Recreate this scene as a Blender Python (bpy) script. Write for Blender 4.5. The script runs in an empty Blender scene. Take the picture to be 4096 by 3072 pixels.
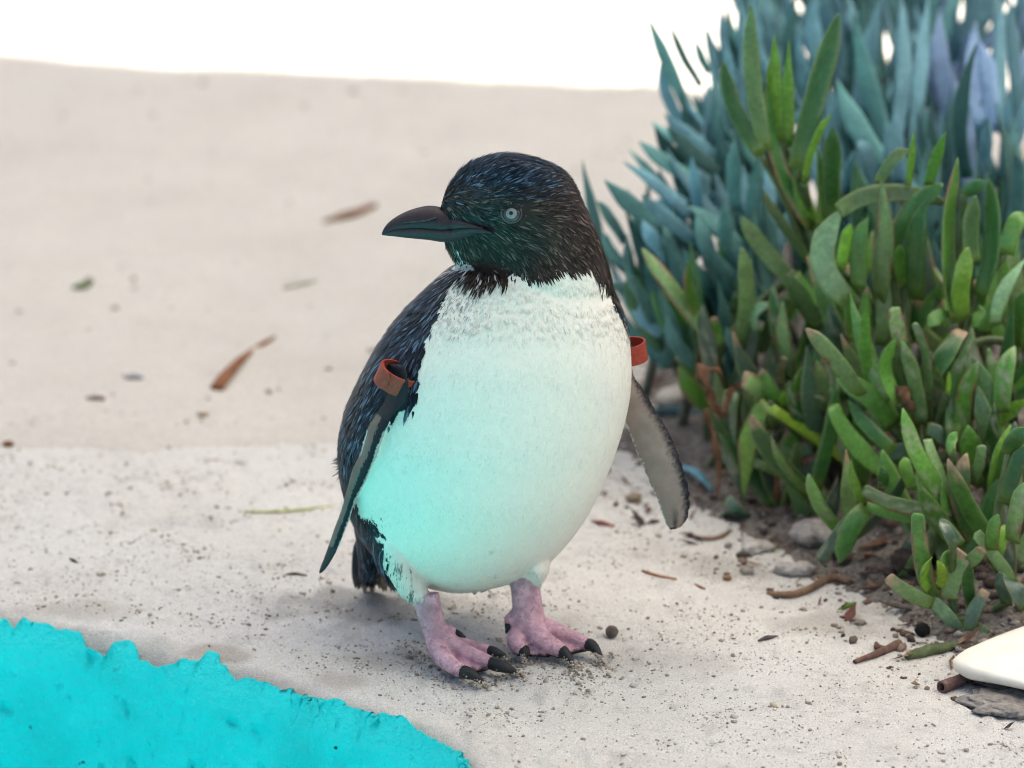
import bpy, bmesh, math, random
import numpy as np
from mathutils import Vector, Matrix
from mathutils.bvhtree import BVHTree

S = bpy.context.scene
COL = S.collection
R = math.radians
rng = np.random.default_rng(7)
random.seed(7)

# ------------------------------------------------------------------ camera
PITCH = 20.0
FPX = 19355.0                      # focal length in pixels of the 4096 px wide photograph
sp_, cp_ = math.sin(R(PITCH)), math.cos(R(PITCH))
FWD = np.array([0, cp_, -sp_]); UPV = np.array([0, sp_, cp_]); RGT = np.array([1.0, 0, 0])
D0 = 3.0
CAM = -D0 * (FWD + RGT * ((1980 - 2048) / FPX) - UPV * ((2620 - 1536) / FPX))
cam_d = bpy.data.cameras.new('camera')
cam = bpy.data.objects.new('camera', cam_d); COL.objects.link(cam)
cam.location = CAM; cam.rotation_euler = (R(90 - PITCH), 0, 0)
cam_d.sensor_width = 36; cam_d.lens = FPX / 4096 * 36
cam_d.clip_start = 0.05; cam_d.clip_end = 500
cam_d.dof.use_dof = True; cam_d.dof.focus_distance = 2.925; cam_d.dof.aperture_fstop = 5.4
S.camera = cam

# ------------------------------------------------------------------ light
SUN_EL, SUN_AZ = 56.0, 300.0       # azimuth clockwise from +Y (behind the bird); 300 = from the left and a little behind
sd = np.array([math.sin(R(SUN_AZ)) * math.cos(R(SUN_EL)), math.cos(R(SUN_AZ)) * math.cos(R(SUN_EL)), math.sin(R(SUN_EL))])
world = bpy.data.worlds.new('World'); S.world = world; world.use_nodes = True
wn = world.node_tree; wn.nodes.clear()
sky = wn.nodes.new('ShaderNodeTexSky'); sky.sky_type = 'NISHITA'; sky.sun_disc = False
sky.sun_elevation = R(SUN_EL); sky.sun_rotation = R(SUN_AZ)
sky.air_density = 1.0; sky.dust_density = 0.8; sky.ozone_density = 0.8
bg = wn.nodes.new('ShaderNodeBackground'); bg.inputs['Strength'].default_value = 0.05
wo = wn.nodes.new('ShaderNodeOutputWorld')
wn.links.new(sky.outputs[0], bg.inputs[0]); wn.links.new(bg.outputs[0], wo.inputs[0])
sun_d = bpy.data.lights.new('sun', 'SUN'); sun_d.energy = 5.0; sun_d.angle = R(0.5); sun_d.color = (1.0, 0.95, 0.87)
sun = bpy.data.objects.new('sun', sun_d); COL.objects.link(sun)
sun.rotation_euler = Vector(sd).to_track_quat('Z', 'Y').to_euler(); sun.location = (0, 0, 5)
vs = S.view_settings
vs.view_transform = 'Standard'; vs.look = 'None'; vs.gamma = 1.0; vs.use_curve_mapping = False
vs.exposure = 1.84
S.render.film_transparent = False
S.cycles.filter_width = 1.0

# ------------------------------------------------------------------ helpers
def P(px, py, Y=None, z=None, d=None):
    """World point on the sight line of photo pixel (px, py), at world depth Y, height z or distance d."""
    r = FWD + RGT * ((px - 2048) / FPX) - UPV * ((py - 1536) / FPX)
    if Y is not None: k = (Y - CAM[1]) / r[1]
    elif z is not None: k = (z - CAM[2]) / r[2]
    else: k = d
    return CAM + k * r

def proj(A):
    A = np.atleast_2d(A) - CAM
    d = A @ FWD
    return 2048 + FPX * (A @ RGT) / d, 1536 - FPX * (A @ UPV) / d, d

def depth_of(px, py, Y):
    return float((P(px, py, Y=Y) - CAM) @ FWD)

MPP = D0 / FPX                                   # metres per pixel at the bird
def Z1(x, y): return 1450 + x / 2.011, 550 + y / 2.011
def Z2(x, y): return 1200 + x / 2.011, 1300 + y / 2.011
def Z3(x, y): return 1500 + x / 2.011, 2000 + y / 2.011
def Z4(x, y): return 2300 + x / 1.6586, 1200 + y / 1.6586
def Z5(x, y): return 2300 + x / 1.2316, y / 1.2316
def Z6(x, y): return 2600 + x / 1.4786, 1200 + y / 1.4786
def Z7(x, y): return 2800 + x / 1.548, 2000 + y / 1.548
def Z8(x, y): return 2400 + x / 1.659, 1500 + y / 1.659
def Z9(x, y): return 3100 + x / 1.659, y / 1.659
FV = 4096 / 2212

def _hash(ix, iy, iz, seed):
    h = (ix * 374761393 + iy * 668265263 + iz * 2147483647 + seed * 1274126177) & 0xFFFFFFFF
    h = ((h ^ (h >> 13)) * 1274126177) & 0xFFFFFFFF
    h = h ^ (h >> 16)
    return (h & 0xFFFF) / 65535.0

def vnoise(p, seed=0):
    p = np.asarray(p, float); i = np.floor(p).astype(np.int64); f = p - i; f = f * f * (3 - 2 * f)
    r = 0
    for dx in (0, 1):
        for dy in (0, 1):
            for dz in (0, 1):
                w = np.where(dx, f[..., 0], 1 - f[..., 0]) * np.where(dy, f[..., 1], 1 - f[..., 1]) * np.where(dz, f[..., 2], 1 - f[..., 2])
                r = r + w * _hash(i[..., 0] + dx, i[..., 1] + dy, i[..., 2] + dz, seed)
    return r

def fbm(p, oct=4, seed=0):
    p = np.asarray(p, float); a, s, t = 1.0, 0.0, 0.0
    for k in range(oct):
        s = s + a * vnoise(p * (2.03 ** k) + 17.3 * k, seed + k); t += a; a *= 0.5
    return s / t

def fb2(x, y, f, oct=4, seed=0):
    return fbm(np.stack([x * f, y * f, np.zeros_like(x) + 0.5], -1), oct, seed)

def sstep(a, b, x):
    t = np.clip((x - a) / (b - a), 0, 1); return t * t * (3 - 2 * t)

def mesh_obj(name, verts, faces, mat=None, parent=None, smooth=True, col=None):
    me = bpy.data.meshes.new(name)
    me.from_pydata([tuple(v) for v in verts], [], [tuple(f) for f in faces])
    if col is not None: set_col(me, col)
    if smooth: me.polygons.foreach_set('use_smooth', np.ones(len(me.polygons), bool))
    me.update()
    o = bpy.data.objects.new(name, me); COL.objects.link(o)
    if mat is not None: me.materials.append(mat)
    if parent is not None: o.parent = parent
    return o

def set_col(me, col):
    a = me.color_attributes.new('Col', 'FLOAT_COLOR', 'POINT')
    c = np.ones((len(me.vertices), 4), np.float32); c[:, :3] = np.asarray(col)[:, :3]
    a.data.foreach_set('color', c.ravel())

def tag(o, label=None, cat=None, group=None, kind=None):
    if label: o['label'] = label
    if cat: o['category'] = cat
    if group: o['group'] = group
    if kind: o['kind'] = kind
    return o

def empty(name, loc=(0, 0, 0)):
    o = bpy.data.objects.new(name, None); COL.objects.link(o); o.location = loc
    o.empty_display_size = 0.02
    return o

def under(o, parent):
    """Parent o (built in world coordinates) to an Empty that stands at its own location."""
    o.parent = parent
    o.matrix_parent_inverse = Matrix.Translation(parent.location).inverted()
    return o

def tube(pts, rad, seg=12, ref=None, ry=None, cap=True):
    """closed tube along pts; rad = half width along the side axis, ry = half width along the other axis"""
    pts = np.asarray(pts, float); n = len(pts); rad = np.broadcast_to(rad, (n,)); ry = rad if ry is None else np.broadcast_to(ry, (n,))
    T = np.gradient(pts, axis=0); T /= np.linalg.norm(T, axis=1)[:, None] + 1e-12
    ref = FWD if ref is None else np.asarray(ref, float)
    th = np.linspace(0, 2 * np.pi, seg, endpoint=False)
    V = []
    for i in range(n):
        s = np.cross(T[i], ref)
        if np.linalg.norm(s) < 1e-4: s = np.cross(T[i], UPV)
        s /= np.linalg.norm(s); m = np.cross(s, T[i])
        V.append(pts[i] + np.outer(np.cos(th) * rad[i], s) + np.outer(np.sin(th) * ry[i], m))
    V = np.concatenate(V)
    F = [(i * seg + j, i * seg + (j + 1) % seg, (i + 1) * seg + (j + 1) % seg, (i + 1) * seg + j) for i in range(n - 1) for j in range(seg)]
    if cap:
        V = np.concatenate([V, [pts[0]], [pts[-1]]]); a, b = len(V) - 2, len(V) - 1
        F += [(a, (j + 1) % seg, j) for j in range(seg)]
        F += [(b, (n - 1) * seg + j, (n - 1) * seg + (j + 1) % seg) for j in range(seg)]
    return V, F

def resample(A, n):
    """smooth (Catmull-Rom) resample of the rows of A"""
    A = np.asarray(A, float); m = len(A)
    u = np.linspace(0, m - 1, n); i = np.clip(np.floor(u).astype(int), 0, m - 2); f = (u - i)[:, None]
    g = lambda k: A[np.clip(k, 0, m - 1)]
    p0, p1, p2, p3 = g(i - 1), g(i), g(i + 1), g(i + 2)
    return 0.5 * (2 * p1 + (p2 - p0) * f + (2 * p0 - 5 * p1 + 4 * p2 - p3) * f ** 2 + (3 * p1 - p0 - 3 * p2 + p3) * f ** 3)

# ------------------------------------------------------------------ materials
class NT:
    def __init__(s, name):
        s.m = bpy.data.materials.new(name); s.m.use_nodes = True; s.t = s.m.node_tree; s.b = s.t.nodes['Principled BSDF']
    def n(s, typ, **kw):
        nd = s.t.nodes.new(typ)
        for k, v in kw.items():
            if k in nd.inputs: nd.inputs[k].default_value = v
            else: setattr(nd, k, v)
        return nd
    def l(s, a, b): s.t.links.new(a, b)
    def coord(s): return s.n('ShaderNodeTexCoord').outputs['Object']
    def noise(s, vec, scale, detail=4, rough=0.6):
        nd = s.n('ShaderNodeTexNoise'); nd.inputs['Scale'].default_value = scale; nd.inputs['Detail'].default_value = detail; nd.inputs['Roughness'].default_value = rough
        s.l(vec, nd.inputs['Vector']); return nd.outputs['Fac']
    def ramp(s, fac, stops):
        r = s.n('ShaderNodeValToRGB'); e = r.color_ramp.elements
        while len(e) < len(stops): e.new(0.5)
        for k, (p, c) in enumerate(stops):
            e[k].position = p; e[k].color = (*c, 1) if len(c) == 3 else c
        s.l(fac, r.inputs[0]); return r.outputs[0]
    def mix(s, fac, a, b, mode='MIX'):
        m = s.n('ShaderNodeMix'); m.data_type = 'RGBA'; m.blend_type = mode
        for sock, v in ((m.inputs['Factor'], fac), (m.inputs['A'], a), (m.inputs['B'], b)):
            pass
        def put(sock, v):
            if hasattr(v, 'links'): s.l(v, sock)
            else: sock.default_value = v if isinstance(v, (int, float)) else (*v, 1)
        put(m.inputs[0], fac); put(m.inputs[6], a); put(m.inputs[7], b)
        return m.outputs[2]
    def bump(s, h, strength, dist, normal=None):
        b = s.n('ShaderNodeBump'); b.inputs['Strength'].default_value = strength; b.inputs['Distance'].default_value = dist
        s.l(h, b.inputs['Height'])
        if normal is not None: s.l(normal, b.inputs['Normal'])
        return b.outputs[0]
    def attr(s, name='Col'): return s.n('ShaderNodeVertexColor', layer_name=name).outputs[0]
    def fin(s, rough=0.8, spec=0.3, col=None, normal=None, sss=0, trans=0, coat=0, sheen=0):
        b = s.b
        if hasattr(rough, 'links'): s.l(rough, b.inputs['Roughness'])
        else: b.inputs['Roughness'].default_value = rough
        b.inputs['Specular IOR Level'].default_value = spec
        if col is not None:
            if hasattr(col, 'links'): s.l(col, b.inputs['Base Color'])
            else: b.inputs['Base Color'].default_value = (*col, 1)
        if normal is not None: s.l(normal, b.inputs['Normal'])
        if sss: b.inputs['Subsurface Weight'].default_value = sss; b.inputs['Subsurface Radius'].default_value = (1, .5, .4); b.inputs['Subsurface Scale'].default_value = 0.003
        b.inputs['Coat Weight'].default_value = coat; b.inputs['Sheen Weight'].default_value = sheen
        return s.m

def make_ground_mat(name, c_lo, c_mid, c_hi, stain, attr=False):
    t = NT(name); v = t.coord()
    big = t.noise(v, 9, 5, 0.6); fine = t.noise(v, 160, 5, 0.65); grain = t.noise(v, 900, 3, 0.7)
    c = t.ramp(big, [(0.3, c_lo), (0.5, c_mid), (0.7, c_hi)])
    c = t.mix(0.35, c, t.ramp(fine, [(0.3, c_lo), (0.52, c_mid), (0.7, c_hi)]))
    st = t.ramp(t.noise(v, 42, 6, 0.72), [(0.60, (0, 0, 0)), (0.70, (1, 1, 1))])
    c = t.mix(t.mix(0.60, (0, 0, 0), st), c, stain)
    sp = t.ramp(t.noise(v, 420, 3, 0.6), [(0.64, (0, 0, 0)), (0.72, (1, 1, 1))])
    c = t.mix(t.mix(0.5, (0, 0, 0), sp), c, (stain[0] * .6, stain[1] * .6, stain[2] * .6))
    c = t.mix(0.32, c, t.ramp(grain, [(0.35, (.28, .255, .22)), (0.65, (.92, .88, .83))]))
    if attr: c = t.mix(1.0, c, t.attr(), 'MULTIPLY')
    h = t.mix(0.5, t.mix(0.55, fine, grain), t.noise(v, 60, 4, 0.6))
    return t.fin(0.9, 0.2, c, t.bump(h, 0.95, 0.0055))

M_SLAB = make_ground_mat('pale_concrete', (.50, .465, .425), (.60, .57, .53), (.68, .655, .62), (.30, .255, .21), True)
M_SAND = make_ground_mat('pale_sand', (.46, .41, .355), (.54, .49, .43), (.60, .55, .49), (.36, .31, .26))

t = NT('bed_soil'); v = t.coord()
c = t.ramp(t.noise(v, 40, 6, .7), [(.34, (.026, .019, .016)), (.50, (.075, .057, .047)), (.64, (.19, .16, .135)), (.78, (.36, .32, .28))])
c = t.mix(.4, c, t.ramp(t.noise(v, 260, 4, .7), [(.35, (.06, .045, .038)), (.6, (.42, .38, .34))]))
M_SOIL = t.fin(.95, .1, c, t.bump(t.noise(v, 130, 6, .7), .8, .006))

t = NT('turquoise_paint'); v = t.coord()
big = t.noise(v, 14, 4, .6); fine = t.noise(v, 110, 5, .6); pits = t.noise(v, 55, 2, .5)
c = t.ramp(big, [(.3, (.0, .47, .48)), (.5, (.0, .56, .575)), (.7, (.01, .63, .64))])
c = t.mix(t.mix(.5, (0, 0, 0), t.ramp(fine, [(.62, (0, 0, 0)), (.72, (1, 1, 1))])), c, (.0, .30, .33))
c = t.mix(t.mix(.6, (0, 0, 0), t.ramp(t.noise(v, 240, 3, .6), [(.68, (0, 0, 0)), (.74, (1, 1, 1))])), c, (.16, .62, .60))
c = t.mix(t.ramp(t.noise(v, 70, 2, .4), [(.745, (0, 0, 0)), (.765, (1, 1, 1))]), c, (.012, .05, .055))
h = t.mix(.6, t.noise(v, 38, 4, .6), t.noise(v, 190, 5, .65))
M_PAINT = t.fin(.55, .3, c, t.bump(h, .9, .008))

def attr_mat(name, rough, spec, bump=None, coat=0, sheen=0, sss=0, trans=0.0, var=0.0):
    t = NT(name); v = t.coord(); c = t.attr()
    if var:
        c = t.mix(var, c, t.ramp(t.noise(v, 300, 4, .7), [(.3, (.25, .25, .25)), (.5, (.75, .75, .75)), (.7, (1.25, 1.25, 1.25))]), 'MULTIPLY')
    nrm = t.bump(t.noise(v, bump[0], 4, .65), bump[1], bump[2]) if bump else None
    m = t.fin(rough, spec, c, nrm, coat=coat, sheen=sheen, sss=sss)
    if trans:
        tr = t.n('ShaderNodeBsdfTranslucent'); t.l(c, tr.inputs[0])
        mx = t.n('ShaderNodeMixShader'); mx.inputs[0].default_value = trans
        out = [n for n in t.t.nodes if n.type == 'OUTPUT_MATERIAL'][0]
        t.l(t.b.outputs[0], mx.inputs[1]); t.l(tr.outputs[0], mx.inputs[2]); t.l(mx.outputs[0], out.inputs[0])
    return m

M_BODY = attr_mat('plumage', .6, .12, (900, .25, .001))
M_FEATH = attr_mat('feather_blades', .45, .14, None)
M_SKIN = attr_mat('pink_foot_skin', .5, .35, (420, .9, .0022), sss=.2)
M_GREEN = attr_mat('green_succulent_leaf', .30, .55, (450, .25, .0012), trans=.12, var=.5)
M_BLUE = attr_mat('blue_chalky_leaf', .62, .25, (350, .2, .001), trans=.06, var=.3)
M_DRY = attr_mat('dry_litter', .85, .15, (700, .5, .0015), var=.5)
def plain(name, col, rough, spec=.4, bump=None, **k):
    t = NT(name); v = t.coord()
    c = t.mix(.5, col, t.ramp(t.noise(v, 500, 4, .6), [(.3, tuple(x * .6 for x in col)), (.7, tuple(min(1, x * 1.35) for x in col))]))
    return t.fin(rough, spec, c, t.bump(t.noise(v, bump[0], 4, .6), bump[1], bump[2]) if bump else None, **k)
M_BEAK = plain('dark_horn', (.030, .022, .027), .42, .2, (900, .3, .0008))
M_BEAK2 = plain('grey_horn', (.038, .028, .032), .45, .18, (900, .3, .0008))
M_CLAW = plain('black_claw', (.012, .012, .013), .5, .4, (1500, .6, .001))
M_BAND = plain('rust_red_rubber', (.27, .042, .026), .6, .2, (2500, .25, .0003))
t = NT('cream_resin'); _v = t.coord(); M_CREAM = t.fin(.42, .4, t.ramp(t.noise(_v, 60, 4, .6), [(.3, (.70, .64, .54)), (.7, (.78, .73, .64))]))
M_EYE_R = plain('dark_eye_ring', (.03, .035, .04), .25, .5)
M_IRIS = plain('pale_iris', (.15, .17, .165), .2, .5)
M_PUP = plain('black_pupil', (.004, .004, .004), .12, .6)
t = NT('unseen_shade_cloth'); t.fin(.9, .1, (.55, .53, .5)); _tr = t.n('ShaderNodeBsdfTranslucent'); _tr.inputs[0].default_value = (.86, .82, .755, 1); _mx = t.n('ShaderNodeMixShader'); _mx.inputs[0].default_value = .82
t.l(t.b.outputs[0], _mx.inputs[1]); t.l(_tr.outputs[0], _mx.inputs[2]); t.l(_mx.outputs[0], [n for n in t.t.nodes if n.type == 'OUTPUT_MATERIAL'][0].inputs[0]); M_SHADE_CLOTH = t.m
t = NT('clear_water'); t.b.inputs['Transmission Weight'].default_value = 1; t.b.inputs['IOR'].default_value = 1.33
M_WATER = t.fin(.02, .5, (1, 1, 1))

# ------------------------------------------------------------------ the ledge, pool and ground
# pool rim: base line through two ground points plus a deviation along it
bnd_px = np.array([(-400, 2440), (0, 2494), (35, 2488), (60, 2530), (80, 2505), (105, 2484), (125, 2500), (145, 2508), (170, 2506), (205, 2512), (250, 2535), (290, 2532),
    (326, 2541), (340, 2562), (352, 2600), (375, 2598), (400, 2612), (425, 2625), (438, 2633), (446, 2600), (460, 2585), (490, 2578), (525, 2577), (560, 2588), (566, 2600), (552, 2615), (560, 2650), (600, 2655), (628, 2672),
    (636, 2686), (660, 2672), (700, 2662), (730, 2652), (765, 2655), (810, 2660), (822, 2640), (835, 2629), (858, 2628), (878, 2640), (890, 2665), (912, 2672), (920, 2700), (940, 2722), (958, 2740),
    (985, 2722), (1020, 2728), (1060, 2735), (1100, 2752), (1140, 2775), (1180, 2778), (1220, 2795), (1280, 2808), (1331, 2812), (1370, 2820), (1410, 2842), (1460, 2855), (1500, 2880), (1517, 2888), (1535, 2872), (1580, 2876), (1620, 2890), (1665, 2915), (1682, 2938), (1740, 2968), (1800, 3000), (1840, 3025), (1890, 3072), (1960, 3130), (2300, 3420)], float)
# crest of the rim: about 70 px above the paint on the left, 45 px on the right
crest = np.array([P(x, y, z=0) for x, y in ((-400, 2350), (0, 2410), (470, 2490), (950, 2620), (1330, 2730), (1680, 2830), (1890, 2950), (2300, 3270))])
A0, A1 = crest[1], crest[6]
U = (A1 - A0)[:2] / np.linalg.norm((A1 - A0)[:2]); N = np.array([-U[1], U[0]])
if N[1] < 0: N = -N
O2 = A0[:2]
ct = (crest[:, :2] - O2) @ U; cs = (crest[:, :2] - O2) @ N
def dev(tt):
    d = np.interp(tt, ct, cs); 
    return d * np.exp(-np.maximum(0, np.abs(tt - .25) - .6) ** 2 / .5)
# smooth dev
_tt = np.linspace(-1.5, 2, 1400); _dv = dev(_tt); _k = np.hanning(61); _k /= _k.sum(); _dv = np.convolve(np.pad(_dv, 30, 'edge'), _k, 'valid')
def dev(tt): return np.interp(tt, _tt, _dv)

RR, TH = 0.035, R(76); DEEP = 0.22; POOLW = 1.3
def profile(a):
    """a = arc length from the crest towards the pool (negative = on land) -> (offset along N, height)"""
    a = np.asarray(a, float); aL = RR * TH
    th = np.clip(a / RR, 0, TH)
    s = np.where(a < 0, -a, -RR * np.sin(th)); z = np.where(a < 0, 0, -RR * (1 - np.cos(th)))
    ex = np.maximum(a - aL, 0)
    return s - ex * math.cos(TH), z - ex * math.sin(TH)
ZB = profile(RR * TH)[1]; A_BOT = RR * TH + (DEEP + ZB) / math.sin(TH)

def land_z(x, y):
    z = (fb2(x, y, 7, 4, 3) - .5) * .010 + (fb2(x, y, 38, 4, 5) - .5) * .0050 + (fb2(x, y, 170, 3, 9) - .5) * .0026 + sstep(.52, .66, fb2(x, y, 24, 3, 71)) * sstep(.45, .7, fb2(x, y, 150, 3, 72)) * .0030
    near = np.exp(-((x / .9) ** 2 + (y / 1.6) ** 2))
    return z * (0.25 + .75 * near)

def rim_point(tt, a):
    s, z = profile(a)
    m = sstep(2.3, 2.0, -tt) * sstep(1.7, 1.45, tt)
    x = O2[0] + tt * U[0] + (s + dev(tt)) * N[0]; y = O2[1] + tt * U[1] + (s + dev(tt)) * N[1]
    wob = np.where(a > -.02, 1, 0) * (fb2(x, y + z * 1.3, 22, 4, 31) - .5) * .006
    return np.stack([x + wob * N[0], y + wob * N[1], land_z(x, y) * np.clip(1 - z / -.05, .3, 1) + z * m], -1)

def spaced(lo, hi, fine, far, growth=1.22):
    v = list(np.arange(lo, hi + fine / 2, fine)); st = fine
    while v[-1] < far: st *= growth; v.append(v[-1] + st)
    st = fine
    while v[0] > -far: st *= growth; v.insert(0, v[0] - st)
    return np.array(v)

tv = spaced(-.35, .85, .0042, 90)
av = [-90]; 
land = spaced(0.0, .62, .0042, 90); land = land[land > 0][::-1]
rim = np.linspace(0, RR * TH, 14); wall = np.linspace(RR * TH, A_BOT, 22)[1:]
sv = list(-land) + list(rim) + list(wall)
G = np.array([[None]])
TT, AA = np.meshgrid(tv, np.array(sv), indexing='ij')
pts = rim_point(TT, AA)
# basin floor, the far wall and the land beyond, seen by nobody but the light
sbot = profile(A_BOT)[0]
ext = []
for s, z in [(sbot - .2, -DEEP), (sbot - .7, -DEEP), (-POOLW, -DEEP), (-POOLW - .03, 0), (-POOLW - .5, 0), (-POOLW - 6, 0), (-90, 0)]:
    x = O2[0] + tv * U[0] + s * N[0]; y = O2[1] + tv * U[1] + s * N[1]
    ext.append(np.stack([x, y, z * sstep(2.3, 2.0, -tv) * sstep(1.7, 1.45, tv)], -1))
pts = np.concatenate([pts, np.stack(ext, 1)], 1)
nt, na = pts.shape[:2]
idx = np.arange(nt * na).reshape(nt, na)
F = np.stack([idx[:-1, :-1], idx[:-1, 1:], idx[1:, 1:], idx[1:, :-1]], -1).reshape(-1, 4)
_gp = pts.reshape(-1, 3); _gx, _gy, _ = proj(_gp)
_a = np.concatenate([np.tile(np.array(sv), (nt, 1)), np.full((nt, na - len(sv)), -1.0)], 1).ravel()
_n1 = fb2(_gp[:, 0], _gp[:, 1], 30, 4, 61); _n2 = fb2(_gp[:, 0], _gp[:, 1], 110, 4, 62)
stain_shade_ = np.zeros(len(_gp)); brown_ = np.zeros(len(_gp))
for cx_, cy_, rx_, ry_, amt, br_ in ((1400, 2425, 430, 75, .42, 0), (1080, 2270, 150, 28, .30, .1), (1900, 2450, 280, 60, .25, 0), (870, 2600, 160, 40, .30, .55), (1350, 2720, 150, 28, .22, .35), (1560, 2640, 150, 40, .18, .2), (2600, 2640, 260, 70, .16, .1), (2250, 2500, 200, 40, .15, .1), (260, 2440, 240, 35, .22, .2), (2900, 2250, 300, 70, .25, .2), (3350, 2480, 300, 60, .25, .25), (700, 2100, 240, 30, .18, .1)):  # dark patches beside the bird paint its soft shadow and damp; others are stains
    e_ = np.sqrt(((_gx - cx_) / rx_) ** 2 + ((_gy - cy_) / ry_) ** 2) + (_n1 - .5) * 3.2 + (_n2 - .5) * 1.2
    m_ = sstep(1.25, .35, e_); stain_shade_ = np.maximum(stain_shade_, m_ * amt); brown_ = np.maximum(brown_, m_ * br_)
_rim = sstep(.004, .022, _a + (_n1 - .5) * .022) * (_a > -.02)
stain_shade_ = np.maximum(stain_shade_, _rim * (.30 + .35 * (_n2 - .3)))
stain_shade_ = np.maximum(stain_shade_, sstep(.60, .72, _n2) * .16)
_sc = (1 - stain_shade_)[:, None] * np.array([1, 1, 1.0]) * (1 - brown_[:, None] * np.array([.03, .13, .22]))
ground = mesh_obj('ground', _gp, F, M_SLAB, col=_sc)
tag(ground, kind='structure')

# basin floor and far wall paint: sheets just above the concrete
def strip(name, prof, mat, t0=-1.95, t1=1.38, n=60):
    ts = np.linspace(t0, t1, n); V = []
    for s, z in prof: V.append(np.stack([O2[0] + ts * U[0] + s * N[0], O2[1] + ts * U[1] + s * N[1], np.full(n, z)], -1))
    V = np.concatenate(V); m = len(prof)
    Fq = [(k * n + j, k * n + j + 1, (k + 1) * n + j + 1, (k + 1) * n + j) for k in range(m - 1) for j in range(n - 1)]
    return mesh_obj(name, V, Fq, mat)
tag(strip('pool_floor', [(sbot - .012, -DEEP + .005), (sbot - .5, -DEEP + .005), (-POOLW + .004, -DEEP + .005)], M_PAINT), kind='structure')
tag(strip('far_pool_wall', [(-POOLW + .006, -DEEP + .01), (-POOLW - .022, -.03)], M_PAINT), 'turquoise painted wall on the far side of the pool', 'pool wall', kind='structure')

_ts = np.linspace(-7, 7, 30); _V = np.concatenate([np.stack([O2[0] + _ts * U[0] + s_ * N[0], O2[1] + _ts * U[1] + s_ * N[1], np.full(30, .012)], -1) for s_ in (-POOLW - .25, -7.0)])
tag(mesh_obj('unseen_dark_sheet', _V, [(j, 30 + j, 31 + j, j + 1) for j in range(29)], plain('dark_absorber', (.06, .06, .06), .8, .2)), kind='structure')  # unseen dark sheet added to cut pale bounce light on the belly
# the paint coat of the near wall: ragged upper edge, a skin 2 mm thick
tp = np.concatenate([np.linspace(-1.95, -.45, 40), np.linspace(-.45, .9, 1100)[1:], np.linspace(.9, 1.4, 24)[1:]])
asmp = np.linspace(-.03, .14, 140)
Tg, Ag = np.meshgrid(tp, asmp, indexing='ij')
g = rim_point(Tg, Ag); gx, gy, _ = proj(g.reshape(-1, 3)); gx = gx.reshape(Tg.shape); gy = gy.reshape(Tg.shape)
want = np.interp(gx, bnd_px[:, 0], bnd_px[:, 1])
diff = gy - want                       # > 0 below the boundary
rag = np.empty(len(tp))
for i in range(len(tp)):
    k = np.argmax(diff[i] > 0) if (diff[i] > 0).any() else len(asmp) - 1
    rag[i] = asmp[k] if k == 0 else np.interp(0, [diff[i, k - 1], diff[i, k]], [asmp[k - 1], asmp[k]])
rag = np.where((tp < -.4) | (tp > .85), np.clip(rag, .02, .05), rag)
rag = rag + (fbm(np.stack([tp * 260, tp * 0, tp * 0], -1), 3, 4) - .5) * .003 * ((tp > -.45) & (tp < .9))
rag = np.maximum(rag, .002)
rowsv = np.concatenate([[-1, 0, .004, .01, .02, .035, .055, .08], np.linspace(.09, 1, 84) ** 1.0])
PV = []
for r_ in rowsv:
    a = rag + (A_BOT - rag) * max(r_, 0)
    p = rim_point(tp, a); e = 1e-4
    du = rim_point(tp + e, a) - rim_point(tp - e, a); da = rim_point(tp, a + e) - rim_point(tp, a - e)
    nn = np.cross(du, da); nn /= np.linalg.norm(nn, axis=1)[:, None]; nn *= np.sign(nn[:, 2] + .2 * -(nn[:, :2] @ N))[:, None]
    th = .0022 + .0042 * (fbm(p * 34, 4, 8) - .35) + .0016 * (fbm(p * 180, 3, 18) - .5) - .0030 * sstep(.74, .80, fbm(p * 75, 2, 19))
    th = np.maximum(th, .0008) + .0024 * np.exp(-max(r_, 0) * (A_BOT - rag) / .005)
    if r_ < 0: th = -.0015
    elif r_ == 0: th = th * .75
    PV.append(p + nn * (th[:, None] if hasattr(th, 'shape') else th))
PV = np.stack(PV, 1); nt, na = PV.shape[:2]; idx = np.arange(nt * na).reshape(nt, na)
F = np.stack([idx[:-1, :-1], idx[:-1, 1:], idx[1:, 1:], idx[1:, :-1]], -1).reshape(-1, 4)
pw = mesh_obj('pool_wall', PV.reshape(-1, 3), F, M_PAINT)
tag(pw, 'bright turquoise painted pool wall with a ragged peeling paint edge', 'pool wall')

# sand behind the ledge
def sand_edge(x): return .365 + .012 * np.sin(x * 9 + 1) + (fb2(x, x * 0, 16, 3, 2) - .5) * .03
xs = spaced(-.6, .55, .008, 90, 1.3); w = np.concatenate([[0, .004, .01, .02, .035], np.arange(.05, 1.6, .012)]); st = .012
w = list(w)
while w[-1] < 95: st *= 1.3; w.append(w[-1] + st)
X, W = np.meshgrid(xs, np.array(w), indexing='ij')
Yg = sand_edge(X) + W
Zg = land_z(X, Yg) + .0045 * sstep(0, .03, W) - .003 * (W == 0) + (fb2(X, Yg, 11, 4, 44) - .5) * .016 * sstep(0, .2, W) * np.exp(-np.abs(Yg) / 5)
V = np.stack([X, Yg, Zg], -1); idx = np.arange(X.size).reshape(X.shape)
F = np.stack([idx[:-1, :-1], idx[1:, :-1], idx[1:, 1:], idx[:-1, 1:]], -1).reshape(-1, 4)
tag(mesh_obj('sand_ground', V.reshape(-1, 3), F, M_SAND), kind='structure')

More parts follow.
